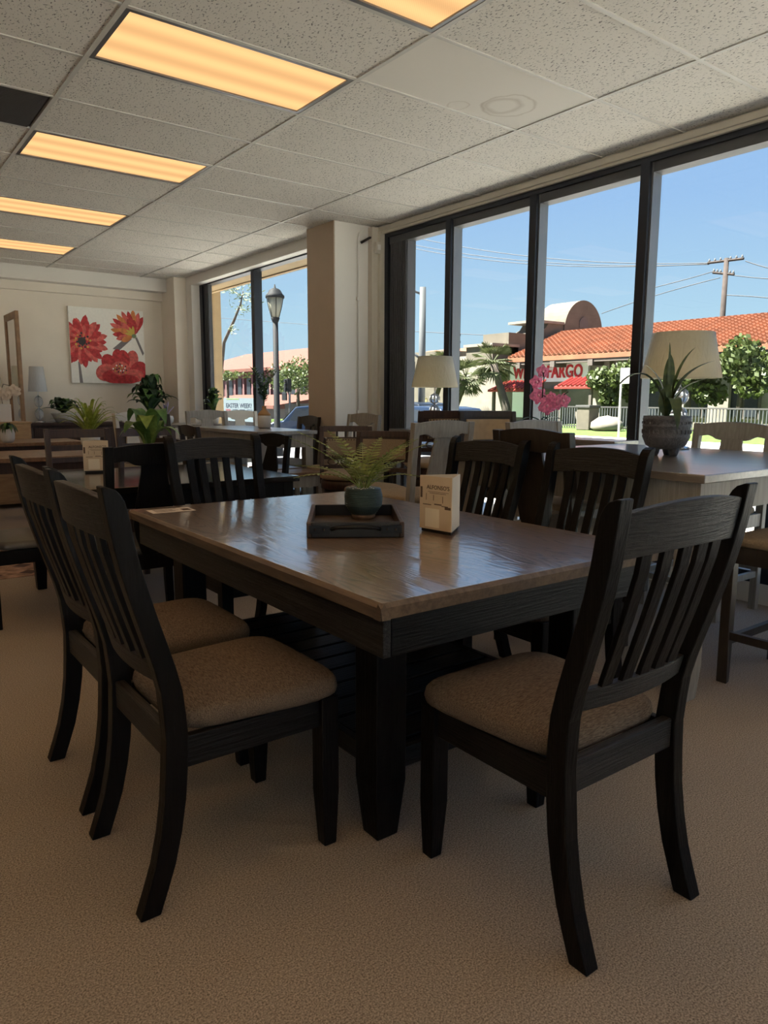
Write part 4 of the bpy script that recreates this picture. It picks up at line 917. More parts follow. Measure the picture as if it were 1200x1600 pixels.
MB().bb(-0.008, 0.008, -0.27, 0.27, 0.10, 2.16).build('glass', 'mirror', mi)
for s in (-1, 1): MB().bb(-0.02, 0.02, s*0.305-0.04, s*0.305+0.04, 0.0, 2.24).build('frame_side', 'mirror_wood', mi, bevel=0.004)
MB().bb(-0.02, 0.02, -0.265, 0.265, 2.16, 2.24).build('frame_top', 'mirror_wood', mi, bevel=0.004); MB().bb(-0.02, 0.02, -0.265, 0.265, 0.04, 0.10).build('frame_bottom', 'mirror_wood', mi, bevel=0.004)
MB().bb(-0.25, 0.25, -0.05, 0.05, 0, 0.035).build('foot', 'mirror_wood', mi)
make_lamp('small lamp with white crinkled plastic shade beside the wood-framed mirror', (2.16, 10.45, sbz+0.001), 0.115, 0.085, 0.40, 0.72, 'shade_white', 2)
make_lamp('beige shaded lamp half hidden behind the mirror at the left edge', (1.62, 10.45, sbz+0.001), 0.13, 0.09, 0.42, 0.72, 'shade_cream', 2)
plain('rug', (0.40, 0.25, 0.18), 0.95, noise=0.5, nscale=14)
rg = thing('area_rug', 'reddish patterned rug under the brown tables at left', 'rug', (1.3, 6.55, 0.0015))
MB().bb(-1.1, 1.0, -1.05, 1.0, 0, 0.004).build('pile', 'rug', rg)
f = MB()
for i in range(9):
    for j in range(8):
        x, y = -0.98+i*0.235, -0.93+j*0.25; q = 0.07
        f.add([(x-q, y, 0.0045), (x, y-q, 0.0045), (x+q, y, 0.0045), (x, y+q, 0.0045)], [(0, 1, 2, 3)])
plain('rug_dark', (0.10, 0.06, 0.05), 0.95); tag(f.build('motif', 'rug_dark', rg), kind='stuff')

# painting
plain('canvas', (0.95, 0.93, 0.87), 0.8, noise=0.03, nscale=30); plain('p_red', (0.55, 0.045, 0.05), 0.7, noise=0.35, nscale=22); plain('p_red2', (0.70, 0.14, 0.12), 0.7, noise=0.3, nscale=22); plain('p_orange', (0.70, 0.25, 0.08), 0.7, noise=0.2, nscale=20)
plain('p_grey', (0.24, 0.22, 0.22), 0.7); plain('p_yellow', (0.65, 0.48, 0.10), 0.7); plain('p_dark', (0.06, 0.05, 0.05), 0.7); plain('p_green', (0.25, 0.33, 0.18), 0.7)
PA = Vector((2.655, 10.70, 1.446)); PWd, PHt = 1.02, 1.025
pa = thing('painting', 'square canvas painting of three red flowers on the far wall', 'painting', (PA.x, PA.y, PA.z))
MB().bb(0, PWd, 0, 0.045, 0, PHt).build('canvas', 'canvas', pa, bevel=0.003)
def px2c(px, py):
    v_ = at_y(px, py, 10.70); return (v_.x-PA.x, v_.z-PA.z)
def clip(poly):
    for ax, lim, sg in ((0, 0.003, 1), (0, PWd-0.003, -1), (1, 0.003, 1), (1, PHt-0.003, -1)):
        out = []
        for i in range(len(poly)):
            p, q = poly[i], poly[(i+1) % len(poly)]; a, b = sg*(p[ax]-lim) >= 0, sg*(q[ax]-lim) >= 0
            if a: out.append(p)
            if a != b:
                t_ = (lim-p[ax])/(q[ax]-p[ax]); out.append((p[0]+(q[0]-p[0])*t_, p[1]+(q[1]-p[1])*t_))
        poly = out
        if len(poly) < 3: return []
    return poly
_lay = [0.0]
def patch(poly, mat, name='petal'):
    poly = clip(poly)
    if len(poly) < 3: return
    _lay[0] += 0.00004; d = 0.0008+_lay[0]
    MB().prism(poly, lambda a, b, q: (a, -q, b), 0, d).build(name, mat, pa)
def petal(cx, cy, ang, r0, r1, wd, mat):
    c, s = math.cos(ang), math.sin(ang); pts = []
    for t_, k in ((0, 0.35), (0.35, 0.85), (0.65, 1.0), (0.88, 0.6), (1.0, 0.0)): pts.append((r0+(r1-r0)*t_, wd*k))
    poly = [(x, y) for x, y in pts] + [(x, -y) for x, y in pts[-2::-1]]
    patch([(cx+x*c-y*s, cy+x*s+y*c) for x, y in poly], mat)
f1 = px2c(128, 533); f2 = px2c(207, 524); f3 = px2c(188, 578)
patch([px2c(122, 565), px2c(125, 565), px2c(130, 598), px2c(125, 598)], 'p_grey', 'flower_stem'); patch([px2c(211, 528), px2c(214, 527), px2c(225, 552), px2c(223, 556)], 'p_grey', 'flower_stem')
patch([px2c(212, 500), px2c(222, 505), px2c(215, 520), px2c(209, 524)], 'p_grey', 'leaf'); patch([px2c(176, 545), px2c(196, 528), px2c(206, 530), px2c(186, 548)], 'p_grey', 'leaf')
patch([(f1[0]+0.09*math.cos(R(a)), f1[1]+0.09*math.sin(R(a))) for a in range(0, 360, 30)], 'p_red', 'flower_disc')
for k in range(26):
    a = R(k*360/26*1.0+5*math.sin(k*3)); petal(*f1, a, 0.05, 0.33+0.035*math.sin(k*2.3), 0.050, ('p_red', 'p_red2')[k % 3 == 1])
for k in range(20):
    a = R(k*18+7); petal(*f1, a, 0.03, 0.21+0.03*math.sin(k*1.7), 0.034, ('p_red2', 'p_red')[k % 2])
patch([(f1[0]+0.055*math.cos(R(a)), f1[1]+0.055*math.sin(R(a))) for a in range(0, 360, 30)], 'p_dark', 'flower_disc')
for k in range(22):
    a = k*2.399; r = 0.028+0.085*math.sqrt(k/22); patch([(f1[0]+r*math.cos(a)+0.016*math.cos(b), f1[1]+r*math.sin(a)+0.016*math.sin(b)) for b in [R(60*i) for i in range(6)]], ('p_yellow', 'p_dark', 'p_orange')[k % 3] if k > 6 else 'p_dark', 'stamen')
for k, (dg, l) in enumerate(((62, 0.30), (76, 0.33), (90, 0.36), (102, 0.34), (116, 0.36), (130, 0.36), (143, 0.36), (156, 0.36), (168, 0.33), (180, 0.30), (194, 0.26), (206, 0.20), (110, 0.24), (136, 0.25), (160, 0.23), (88, 0.22))):
    petal(f2[0]+0.02, f2[1], R(dg), 0.02, l, 0.040, ('p_red', 'p_red2', 'p_orange')[k % 3])
for k in range(4): petal(f2[0]+0.02, f2[1], R(95+25*k), 0.0, 0.13, 0.018, 'p_yellow')
patch([(f2[0]+0.02+0.035*math.cos(R(a)), f2[1]-0.01+0.03*math.sin(R(a))) for a in range(0, 360, 45)], 'p_green', 'calyx')
for dx, dy, rx, ry, rot, mt in ((-0.03, 0.17, 0.075, 0.12, 0, 'p_red'), (0.17, 0.14, 0.09, 0.14, -0.2, 'p_red2'), (-0.15, 0.09, 0.10, 0.13, 0.4, 'p_red'), (0.05, 0.15, 0.09, 0.13, 0.1, 'p_red'), (0.25, -0.02, 0.12, 0.16, -0.6, 'p_red'), (-0.20, -0.04, 0.14, 0.12, 0.3, 'p_red2'), (-0.06, -0.09, 0.20, 0.10, 0.05, 'p_red'), (0.14, -0.09, 0.19, 0.10, 0.2, 'p_red2'), (0.02, -0.13, 0.24, 0.07, 0, 'p_red'), (0.0, 0.02, 0.13, 0.10, 0, 'p_red2')):
    c, s = math.cos(rot), math.sin(rot)
    patch([(f3[0]+dx+rx*math.cos(a)*c-ry*math.sin(a)*s, f3[1]+dy+rx*math.cos(a)*s+ry*math.sin(a)*c) for a in [R(i*24) for i in range(15)]], mt)
for k in range(20):
    a = k*2.399; r = 0.09*math.sqrt(k/20); patch([(f3[0]+r*1.2*math.cos(a)+0.012*math.cos(b), f3[1]+0.01+r*0.8*math.sin(a)+0.012*math.sin(b)) for b in [R(60*i) for i in range(6)]], ('p_yellow', 'p_dark', 'canvas')[k % 3], 'stamen')
# ------------------------------------------------------------------ outside
plain('concrete', (0.74, 0.70, 0.63), 0.85, noise=0.08, nscale=3); plain('asphalt', (0.13, 0.13, 0.135), 0.9, noise=0.15, nscale=6); plain('kerb', (0.45, 0.42, 0.38), 0.85)
plain('grass', (0.055, 0.095, 0.012), 0.95, noise=0.4, nscale=5); plain('soffit_tan', (0.42, 0.30, 0.16), 0.85, noise=0.06, nscale=8)
plain('stucco', (0.20, 0.175, 0.145), 0.95, noise=0.15, nscale=1.6, bump=0.6, bscale=5); plain('stucco_sunlit', (0.105, 0.091, 0.070), 0.95, noise=0.16, nscale=1.6, bump=0.6, bscale=5)  # second one: copy of the stucco, toned down for the parts in sun
plain('roof_tile', (0.22, 0.08, 0.038), 0.8, noise=0.22, nscale=1.1); plain('roof_far', (0.092, 0.029, 0.017), 0.85, noise=0.15, nscale=1.2); plain('beam_brown', (0.09, 0.075, 0.065), 0.7); plain('pink_brick', (0.15, 0.075, 0.075), 0.9, noise=0.12, nscale=3)
plain('dark_glass', (0.02, 0.024, 0.03), 0.3, spec=0.3); plain('sign_plate', (0.22, 0.22, 0.22), 0.6); plain('sign_white', (0.92, 0.92, 0.92), 0.5); plain('sign_red', (0.55, 0.02, 0.03), 0.5); plain('awning_red', (0.22, 0.022, 0.016), 0.6)
plain('pole_grey', (0.075, 0.08, 0.085), 0.7, spec=0.2); plain('pole_black', (0.012, 0.013, 0.015), 0.7, spec=0.15); plain('wood_pole', (0.035, 0.025, 0.022), 0.9, noise=0.2, nscale=4); plain('wire', (0.015, 0.02, 0.03), 0.7)
plain('fence_grey', (0.05, 0.048, 0.047), 0.7); plain('wall_tan', (0.10, 0.09, 0.08), 0.95, noise=0.1, nscale=2)
leafmat('tree_leaf', (0.035, 0.056, 0.012), (0.085, 0.11, 0.03), 0.6, 0.3); leafmat('palm_leaf', (0.05, 0.065, 0.025), (0.11, 0.12, 0.05), 0.6, 0.2); plain('bark', (0.06, 0.048, 0.038), 0.95, noise=0.3, nscale=6)
plain('car_blue', (0.02, 0.035, 0.07), 0.25, metal=0.4); plain('car_dark', (0.012, 0.016, 0.025), 0.3, metal=0.3); plain('rubber', (0.015, 0.015, 0.015), 0.7); plain('lamp_glass', (0.26, 0.25, 0.19), 0.4, Transmission_Weight=0.2); plain('tail_red', (0.18, 0.008, 0.008), 0.3); plain('banner', (0.10, 0.13, 0.145), 0.6); plain('banner_ink', (0.006, 0.010, 0.028), 0.6); plain('banner_green', (0.12, 0.18, 0.035), 0.6); plain('bollard', (0.20, 0.17, 0.07), 0.5)
GZ = -0.12
tag(MB().add([(-30, -30, -0.10), (8.0, -30, -0.10), (8.0, 13.5, -0.10), (4.62, 13.5, -0.10), (4.62, YB-0.2, -0.10), (-30, YB-0.2, -0.10)], [(0, 1, 2, 3, 4, 5)]).build('sidewalk', 'concrete'), 'pale sunlit concrete sidewalk right outside the shop windows', 'sidewalk', kind='structure')
tag(MB().add([(8, -60, -0.20), (20.3, -60, -0.20), (20.3, 13.5, -0.36), (8, 13.5, -0.36), (-40, 13.5, -0.36), (-40, 76, -2.0), (60, 76, -2.0), (60, 13.5, -0.36)], [(0, 1, 2, 3), (4, 7, 6, 5)]).build('street', 'asphalt'), 'asphalt street crossing in front of the shop', 'street', kind='structure')
tag(MB().bb(20.3, 23.2, -60, 30, -0.9, GZ).build('far_sidewalk', 'concrete'), 'pale sidewalk on the far side of the street', 'sidewalk', kind='structure')
tag(MB().bb(23.2, 60, -60, 44, -1.4, GZ+0.02).build('lawn', 'grass'), 'green lawn strip in front of the bank', 'lawn', kind='structure')
tag(MB().add([(-300, -300, -2.1), (300, -300, -2.1), (300, 300, -2.1), (-300, 300, -2.1)], [(0, 1, 2, 3)]).build('ground', 'asphalt'), 'distant ground of the town around the street', 'ground', kind='structure')
# own building: eave over the windows and the tan corner pillar
ev = tag(MB().bb(4.64, 5.10, -12, 11.6, 2.98, 3.35).build('shop_eave', 'soffit_tan'), 'tan plastered eave of the shop above the windows', 'eave', kind='structure')
MB().bb(4.60, 4.66, -12, 11.6, 2.78, 3.0).build('fascia', 'soffit_tan', ev); MB().bb(4.365, 4.66, 6.60, 11.6, 2.795, 3.0).build('fascia', 'soffit_tan', ev)
MB().bb(-5, 5.10, -12, 11.6, 3.35, 3.6).build('roof', 'soffit_tan', ev)
tag(MB().bb(4.62, 5.08, 11.14, 11.70, -0.2, 2.98).build('shop_pillar', 'soffit_tan', bevel=0.01), 'tan plastered pillar outside the far window', 'pillar', kind='structure')

# bank building across the street
BX = 34.0
bl_ = at_x(705, 600, BX).y; br_ = -6.0; EZ = 3.95
bk = thing('bank_building', 'beige stucco bank with red tile roof and arched gable across the street', 'building', (0, 0, 0))
wl = MB().bb(BX, BX+14, br_, bl_, GZ, EZ+0.15).build('wall', 'stucco', bk)
# left wing wall, a little taller
lw0 = at_x(648, 600, BX+9).y; wz = at_x(700, 548, BX).z
MB().bb(BX-0.4, BX+8, bl_, at_x(646, 600, BX-0.4).y, GZ, wz).build('wing_wall', 'stucco_sunlit', bk)
# roof slope: eave at BX-1.3 up to the ridge
ey0, ey1 = at_x(787, 560, BX-1.3).y, -6.0; _rp = at_y(873, 519, ey0); RXr, rz_, ry0 = _rp.x, _rp.z, ey0
ez0 = at_x(983, 549, BX-1.3).z
E0, E1, R0, R1 = Vector((BX-1.3, ey0, ez0)), Vector((BX-1.3, ey1, ez0)), Vector((RXr, ry0, rz_)), Vector((RXr, ey1, rz_))
MB().loft([[E0, E1, R1, R0], [p-Vector((0, 0, 0.25)) for p in (E0, E1, R1, R0)]]).build('roof_deck', 'roof_tile', bk)
MB().loft([[R0, R1, Vector((BX+14, ey1, ez0)), Vector((BX+14, ey0, ez0))], [p-Vector((0, 0, 0.25)) for p in (R0, R1, Vector((BX+14, ey1, ez0)), Vector((BX+14, ey0, ez0)))]]).build('roof_deck', 'roof_tile', bk)
MB().loft([[E0, R0, Vector((BX+14, ey0, ez0))], [p-Vector((0, 0, 0.25)) for p in (E0, R0, Vector((BX+14, ey0, ez0)))]]).build('roof_deck', 'roof_tile', bk)
tl = MB(); L = (R1-E1).length; nrow = 17; pitch_ = 0.34; up_ = (R1-E1).normalized(); nrm = Vector((0, 1, 0)).cross(up_); nrm = nrm if nrm.z > 0 else -nrm
ncol = int((ey0-ey1)/pitch_)
for j in range(nrow):
    for i in range(ncol):
        y = ey1+(i+0.5)*pitch_; s0 = j*L/nrow; s1 = s0+L/nrow*1.08
        b0 = Vector((E1.x, y, E1.z))+up_*s0; b1 = Vector((E1.x, y, E1.z))+up_*s1
        hip = ey0+(ry0-ey0)*(s0/L)
        if y > hip: continue
        rings = []
        for b, lift, r in ((b0, 0.10, 0.15), (b1, 0.03, 0.12)):
            rings.append([b+Vector((0, 1, 0))*(r*math.cos(a))+nrm*(r*0.8*math.sin(a)+lift-0.06) for a in (0, math.pi/3, 2*math.pi/3, math.pi)])
        tl.loft(rings, False, False); o_ = len(tl.v); tl.f.append((o_-8, o_-7, o_-6, o_-5))
tag(tl.build('roof_tiles', 'roof_tile', bk, recalc=False), kind='stuff')
MB().bb(BX-1.25, BX-0.9, ey1, ey0, ez0-0.42, ez0-0.06).build('eave_beam', 'beam_brown', bk)
rf = None
for i in range(14):
    y = ey0-1.2-i*2.6
    if y < ey1: break
    if rf is None: rf = MB().bb(BX-1.35, BX-0.30, -0.16, 0.16, ez0-0.62, ez0-0.30).build('rafter_tail', 'beam_brown', bk); rf.location.y = y
    else: sub(rf, 'rafter_tail', bk, (0, y, 0))
# arched gable and stepped parapet
def gy(px, py): v_ = at_y(px, py, ey0); return (v_.x, v_.z)
fn_ = lambda a, b, d: (a, d, b)
GD = 2.4                                     # depth of the gable wall
a0, a1 = gy(882, 512), gy(941, 512); cx_ = (a0[0]+a1[0])/2; rad = (a1[0]-a0[0])/2; zt_ = gy(911, 469)[1]
poly = [(a0[0], ez0-0.25), (a0[0], zt_-rad*1.05)] + [(cx_-rad*math.cos(R(a)), zt_-rad*1.05+rad*1.05*math.sin(R(a))) for a in range(6, 175, 8)] + [(a1[0], zt_-rad*1.05), (a1[0], ez0-0.25)]
MB().prism(poly, fn_, ey0, ey0+GD).build('arched_gable', 'stucco_sunlit', bk)
nl, nr, nt_, nb_ = gy(905, 505)[0], gy(918, 505)[0], gy(911, 495)[1], gy(911, 513)[1]
MB().prism([(nl, nb_), (nr, nb_), (nr, nt_-0.3), ((nl*0.25+nr*0.75), nt_-0.08), ((nl+nr)/2, nt_), ((nl*0.75+nr*0.25), nt_-0.08), (nl, nt_-0.3)], fn_, ey0-0.05, ey0+0.02).build('niche', 'beam_brown', bk)
s0_, s1_ = gy(859, 505), gy(832, 522); f0 = gy(838, 505)
pl_ = [(a0[0], ez0-0.25), (a0[0], s0_[1]), (s0_[0], s0_[1])] + [(s0_[0]+(s1_[0]-s0_[0])*t_, s0_[1]+(s1_[1]-s0_[1])*t_**0.5) for t_ in (0.15, 0.4, 0.7, 1.0)] + [(gy(797, 522)[0], s1_[1]), (gy(797, 522)[0], ez0-0.25)]
MB().prism(pl_, fn_, ey0+0.1, ey0+GD-0.1).build('parapet', 'stucco_sunlit', bk)
MB().bb(f0[0], a0[0], ey0, ey0+GD, s0_[1], s0_[1]+0.15).build('parapet_cap', 'stucco', bk)
p0_, p1_ = gy(772, 540), gy(812, 540); MB().bb(p0_[0], p1_[0], ey0+0.1, ey0+GD, ez0-0.25, p0_[1]).build('parapet', 'stucco_sunlit', bk); MB().bb(p0_[0]-0.15, p1_[0], ey0, ey0+GD+0.1, p0_[1], p0_[1]+0.16).build('parapet_cap', 'stucco', bk)
# sign
SX = BX-0.12; s0, s1, s2 = at_x(798, 596, SX), at_x(921, 565, SX), at_x(798, 571, SX)
sgn = tag(MB().bb(SX-0.08, SX+0.10, s1.y, s0.y, at_x(860, 596, SX).z-0.02, at_x(860, 567, SX).z).build('bank_sign', 'sign_white'), 'white bank fascia sign with large red serif lettering', 'sign')
zc_ = (at_x(860, 596, SX).z+at_x(860, 567, SX).z)/2-0.02
text_mesh('WELLS FARGO', 1.02, 'sign_red', sgn, 'lettering', 0.04, (SX-0.12, (s0.y+s1.y)/2, zc_), (R(90), 0, R(-90)), sx=(s0.y-s1.y)*0.90/7.05, offset=0.016, space=1.05)
# doorway canopy of red tiles on posts
for k, (pa_, pb_, top_, bot_) in enumerate(((762, 835, 597, 609), (866, 927, 592, 604))):
    CX0, CX1 = BX-3.2, BX-0.1
    y0_, y1_ = at_x(pa_, bot_, CX0).y, at_x(pb_, bot_, CX0).y; zb, zt2 = at_x(pa_, bot_, CX0).z, at_x(pa_, top_, CX0+1.1).z
    cn = thing('canopy', ('red tiled entrance canopy under the left half of the bank sign', 'red tiled canopy under the right half of the bank sign')[k], 'canopy', (0, 0, 0), 0, 'bank canopies')
    MB().loft([[(CX0, y0_, zb), (CX0, y1_, zb), (CX0+1.1, y1_+0.3, zt2), (CX0+1.1, y0_-0.3, zt2)], [(CX0, y0_, zb-0.12), (CX0, y1_, zb-0.12), (CX0+1.1, y1_+0.3, zb-0.12), (CX0+1.1, y0_-0.3, zb-0.12)]]).build('canopy_slope', 'awning_red', cn)
    MB().bb(CX0+1.1, CX1, y1_+0.3, y0_-0.3, zb-0.12, zb+0.05).build('canopy_deck', 'beam_brown', cn)
    rm = MB(); n_ = int(abs(y0_-y1_)/0.3)
    for i in range(n_):
        y = y1_+0.15+i*0.3; rm.tube([(CX0-0.02, y, zb+0.04), (CX0+1.1, y*0.97+0.03*(y0_+y1_)/2, zt2+0.04)], 0.07, 5)
    tag(rm.build('canopy_tiles', 'awning_red', cn), kind='stuff')
    for y in (y0_-0.3, y1_+0.3): MB().bb(CX0+0.15, CX0+0.30, y-0.08, y+0.08, GZ, zb-0.1).build('post', 'beam_brown', cn)
# ATM poster panels and dark windows behind the fence
w0 = at_x(800, 640, BX-0.1); w1 = at_x(836, 640, BX-0.1); MB().bb(BX-0.1, BX+0.02, w1.y, w0.y, GZ+0.3, 2.0).build('poster_panel', 'sign_white', bk)
for i, (p0, p1) in enumerate(((1010, 1060), (1075, 1125), (1140, 1190))):
    y0_, y1_ = at_x(p0, 620, BX).y, at_x(p1, 620, BX).y
    fw = MB().bb(BX-0.1, BX+0.05, y1_, y0_, 0.4, 2.3).build('window_frame', 'beam_brown', bk); MB().bb(BX-0.14, BX-0.05, y1_+0.1, (y0_+y1_)/2-0.05, 0.5, 2.2).build('pane', 'dark_glass', fw); MB().bb(BX-0.14, BX-0.05, (y0_+y1_)/2+0.05, y0_-0.1, 0.5, 2.2).build('pane', 'dark_glass', fw)
for p0 in (945, 1062, 1130): y0_ = at_x(p0, 600, BX).y; MB().bb(BX-0.35, BX, y0_-0.5, y0_+0.5, GZ, EZ).build('pilaster', 'stucco', bk)
# railing along the lawn
FX = 28.6; fy0, fy1 = at_x(830, 650, FX).y, at_x(1290, 650, FX).y
fn = thing('railing', 'long grey metal railing along the lawn before the bank', 'fence', (FX, 0, 0))
MB().bb(-0.03, 0.03, fy1, fy0, 0.90, 0.96).build('top_rail', 'fence_grey', fn); MB().bb(-0.03, 0.03, fy1, fy0, 0.0, 0.05).build('bottom_rail', 'fence_grey', fn)
pk = None; n_ = int((fy0-fy1)/0.145)
for i in range(min(n_, 290)):
    y = fy0-i*0.145
    if pk is None: pk = MB().bb(-0.018, 0.018, -0.018, 0.018, GZ+0.02, 0.92).build('picket', 'pole_grey', fn); pk.location.y = y
    else: sub(pk, 'picket', fn, (0, y, 0))
# trash bin and boulder on the lawn, bus-stop sign post
c = at_x(917, 676, 27.5); tbn = thing('trash_bin', 'square pale concrete trash bin on the lawn left of the planter', 'bin', (27.5, c.y, GZ+0.02))
MB().bb(-0.35, 0.35, -0.35, 0.35, 0, 1.0).build('bin_body', 'stucco_sunlit', tbn, bevel=0.03); MB().bb(-0.40, 0.40, -0.40, 0.40, 1.0, 1.12).build('bin_lid', 'fence_grey', tbn, bevel=0.02)
c = at_x(948, 676, 27.4); m = MB(); rr = random.Random(4)
m.lathe([(0.5, 0), (0.68, 0.12), (0.62, 0.35), (0.38, 0.55), (0.05, 0.62)], 12, (0, 0, 0)); m.v = [(x*(1+0.15*rr.random()), y*(1+0.15*rr.random()), z*(1+0.12*rr.random())) for x, y, z in m.v]
bo = m.build('boulder', 'stucco', None, True); bo.location = (27.4, c.y, GZ+0.02); tag(bo, 'pale boulder on the lawn beside the trash bin', 'rock')
c = at_x(966, 684, 22.5); zt = at_x(970, 575, 22.5).z
sp = thing('street_sign', 'white bus stop sign on a thin pole left of the planter leaves', 'sign', (22.5, c.y, GZ))
MB().tube([(0, 0, 0), (0, 0, zt-GZ)], 0.04, 8).build('pole', 'sign_plate', sp, True); MB().bb(-0.03, 0.03, -0.85, -0.05, zt-GZ-0.55, zt-GZ).build('plate', 'sign_plate', sp)
# broadleaf trees in front of the bank
def tree(label, base, px_l, px_r, py_t, py_b, X, n=1500, seed=0, group='trees in front of the bank', trunk=True, mat='tree_leaf', lf=0.22):
    rr = random.Random(seed); a, b = at_x(px_l, py_b, X), at_x(px_r, py_t, X); cy_ = (a.y+b.y)/2; zc0, zc1 = a.z, b.z; hy = abs(a.y-b.y)/2; hz = (zc1-zc0)/2; zc_ = (zc0+zc1)/2
    t = thing('tree', label, 'tree', (X, cy_, base), 0, group); m = MB()
    blobs = [(rr.uniform(-0.6, 0.6), rr.uniform(-0.65, 0.65), rr.uniform(-0.6, 0.65), rr.uniform(0.35, 0.55)) for _ in range(11)]
    for i in range(n):
        bx, by, bz, br = blobs[i % 11]; d = Vector((rr.gauss(0, 1), rr.gauss(0, 1), rr.gauss(0, 1))).normalized()*br*(0.6+0.4*rr.random())
        p = Vector(((bx+d.x)*hy*0.9, (by+d.y)*hy, (bz+d.z)*hz+zc_-base)); q = Vector((rr.gauss(0, 1), rr.gauss(0, 1), rr.gauss(0, 1))).normalized(); s_ = q.orthogonal().normalized()*lf*0.5; r_ = q.cross(s_)*0.7
        m.add([p-s_, p-r_, p+s_, p+r_], [(0, 1, 2, 3)])
    tag(m.build('foliage', mat, t, recalc=False), kind='stuff')
    MB().tube([(0, 0, 0), (0.05, 0.03, (zc_-base)*0.5), (0, 0, zc_-base)], [0.16, 0.12, 0.06], 8).build('trunk', 'bark', t, True)
    return t
tree('round pale green tree beside the right end of the bank sign', GZ, 922, 992, 572, 640, 30.2, 1500, 1, lf=0.28)
tree('leafy tree hidden partly by the third window mullion', GZ, 955, 1045, 545, 632, 30.2, 1800, 2, lf=0.28)
tree('leafy tree right behind the large lamp shade', GZ, 1030, 1130, 550, 632, 30.3, 1900, 3, lf=0.28)
tree('tallest leafy tree at the right picture edge before the bank', GZ, 1108, 1215, 524, 632, 30.6, 2400, 4, lf=0.28)
# palms
def palm(label, X, px, py_base, py_c, r, lean=0.0, seed=0, gz=GZ):
    rr = random.Random(seed); c = at_x(px, py_c, X); t = thing('palm_tree', label, 'palm', (X, c.y+lean, gz), 0, 'palm trees by the bank'); h = c.z-gz
    MB().tube([(0, 0, 0), (0, -lean*0.2, h*0.3), (0, -lean*0.6, h*0.65), (0, -lean, h)], [0.28, 0.22, 0.20, 0.22], 10).build('trunk', 'bark', t, True)
    for k in range(34):
        az = k*2.399; el = R(-55+125*rr.random()); m = MB(); d = Vector((math.cos(az)*math.cos(el), math.sin(az)*math.cos(el), math.sin(el))); o_ = Vector((0, -lean, h))
        stem = o_+d*r*0.55; m.tube([o_, stem], 0.02, 4)
        sd = d.cross(Vector((0, 0, 1))); sd = sd.normalized() if sd.length > 0.1 else Vector((1, 0, 0)); up2 = sd.cross(d)
        for j in range(11):      # fan of leaf fingers
            a = R(-75+15*j); e_ = (d*math.cos(a)+sd*math.sin(a)).normalized(); wv = e_.cross(up2).normalized()*0.035*r
            m.add([stem-wv*0.4, stem+wv*0.4, stem+e_*r*0.35+wv, stem+e_*r*0.62-Vector((0, 0, 0.12*r)), stem+e_*r*0.35-wv], [(0, 1, 2, 3, 4)])
        m.build('frond', 'palm_leaf', t, recalc=False)
    return t
palm('fan palm with a full crown against the bank left wall', 30.0, 770, 640, 566, 1.25, -1.4, 1)
palm('fan palm with leaning trunk just right of the wrapped lamp', 30.0, 728, 640, 590, 1.15, 1.2, 2)
palm('fan palm partly hidden behind the wrapped lamp shade', 31.5, 697, 640, 572, 1.2, 1.6, 3)
# low building behind the palms and pink church
lb = thing('low_building', 'low grey building with red roof behind the wrapped lamp', 'building', (0, 0, 0)); LBX = 55
y0_, y1_ = at_x(630, 600, LBX).y, at_x(742, 600, LBX).y; zt = at_x(700, 556, LBX).z; MB().bb(LBX, LBX+8, y1_, y0_, -0.8, zt).build('wall', 'wall_tan', lb)
MB().loft([[(LBX-0.8, y1_, zt), (LBX-0.8, y0_, zt), (LBX+4, y0_, zt+1.1), (LBX+4, y1_, zt+1.1)], [(LBX-0.8, y1_, zt-0.2), (LBX-0.8, y0_, zt-0.2), (LBX+4, y0_, zt-0.2), (LBX+4, y1_, zt-0.2)]]).build('roof', 'roof_tile', lb)
for p in (690, 712): yy = at_x(p, 625, LBX).y; MB().bb(LBX-0.06, LBX+0.02, yy-0.6, yy+0.6, 0.3, 1.8).build('window', 'dark_glass', lb)
# pink brick church seen through the far window
CX = 34.0
def cp(px, py, X=CX): return at_x(px, py, X)
ch = thing('church_building', 'long pink brick hall with red tile roof beyond the street lamp', 'building', (0, 0, 0))
l_, r_ = cp(290, 600), cp(492, 600); ze = cp(400, 576).z; zl = cp(305, 584).z
MB().bb(CX, CX+16, r_.y, l_.y, -3, ze).build('wall', 'pink_brick', ch)
rdg = at_x(430, 549, CX+8).z
MB().loft([[(CX-0.8, r_.y, ze), (CX-0.8, l_.y, ze), (CX+8, l_.y, rdg), (CX+8, r_.y, rdg)], [(CX-0.8, r_.y, ze-0.3), (CX-0.8, l_.y, ze-0.3), (CX+8, l_.y, ze-0.3), (CX+8, r_.y, ze-0.3)]]).build('roof', 'roof_far', ch)
for p in range(320, 480, 14):
    yy = cp(p, 605).y; fw = MB().bb(CX-0.05, CX+0.05, yy-0.55, yy+0.55, cp(400, 621).z, cp(400, 589).z).build('window_frame', 'pink_brick', ch); MB().bb(CX-0.12, CX-0.04, yy-0.4, yy+0.4, cp(400, 620).z, cp(400, 591).z).build('pane', 'dark_glass', fw)
    MB().bb(CX-0.25, CX, yy+0.75, yy+1.0, -3, ze).build('buttress', 'pink_brick', ch)
pz = at_x(380, 626, CX-6).z
an = thing('church_annex', 'low red-roofed annex with pale wall below the pink hall', 'building', (0, 0, 0)); aL, aR = at_x(295, 620, CX-6).y, at_x(445, 620, CX-6).y
MB().bb(CX-6, CX-1, aR, aL, -3, pz-0.2).build('wall', 'wall_tan', an); MB().loft([[(CX-7, aR, pz-0.35), (CX-7, aL, pz-0.35), (CX-1, aL, pz+0.55), (CX-1, aR, pz+0.55)], [(CX-7, aR, pz-0.6), (CX-7, aL, pz-0.6), (CX-1, aL, pz-0.6), (CX-1, aR, pz-0.6)]]).build('roof', 'roof_far', an)
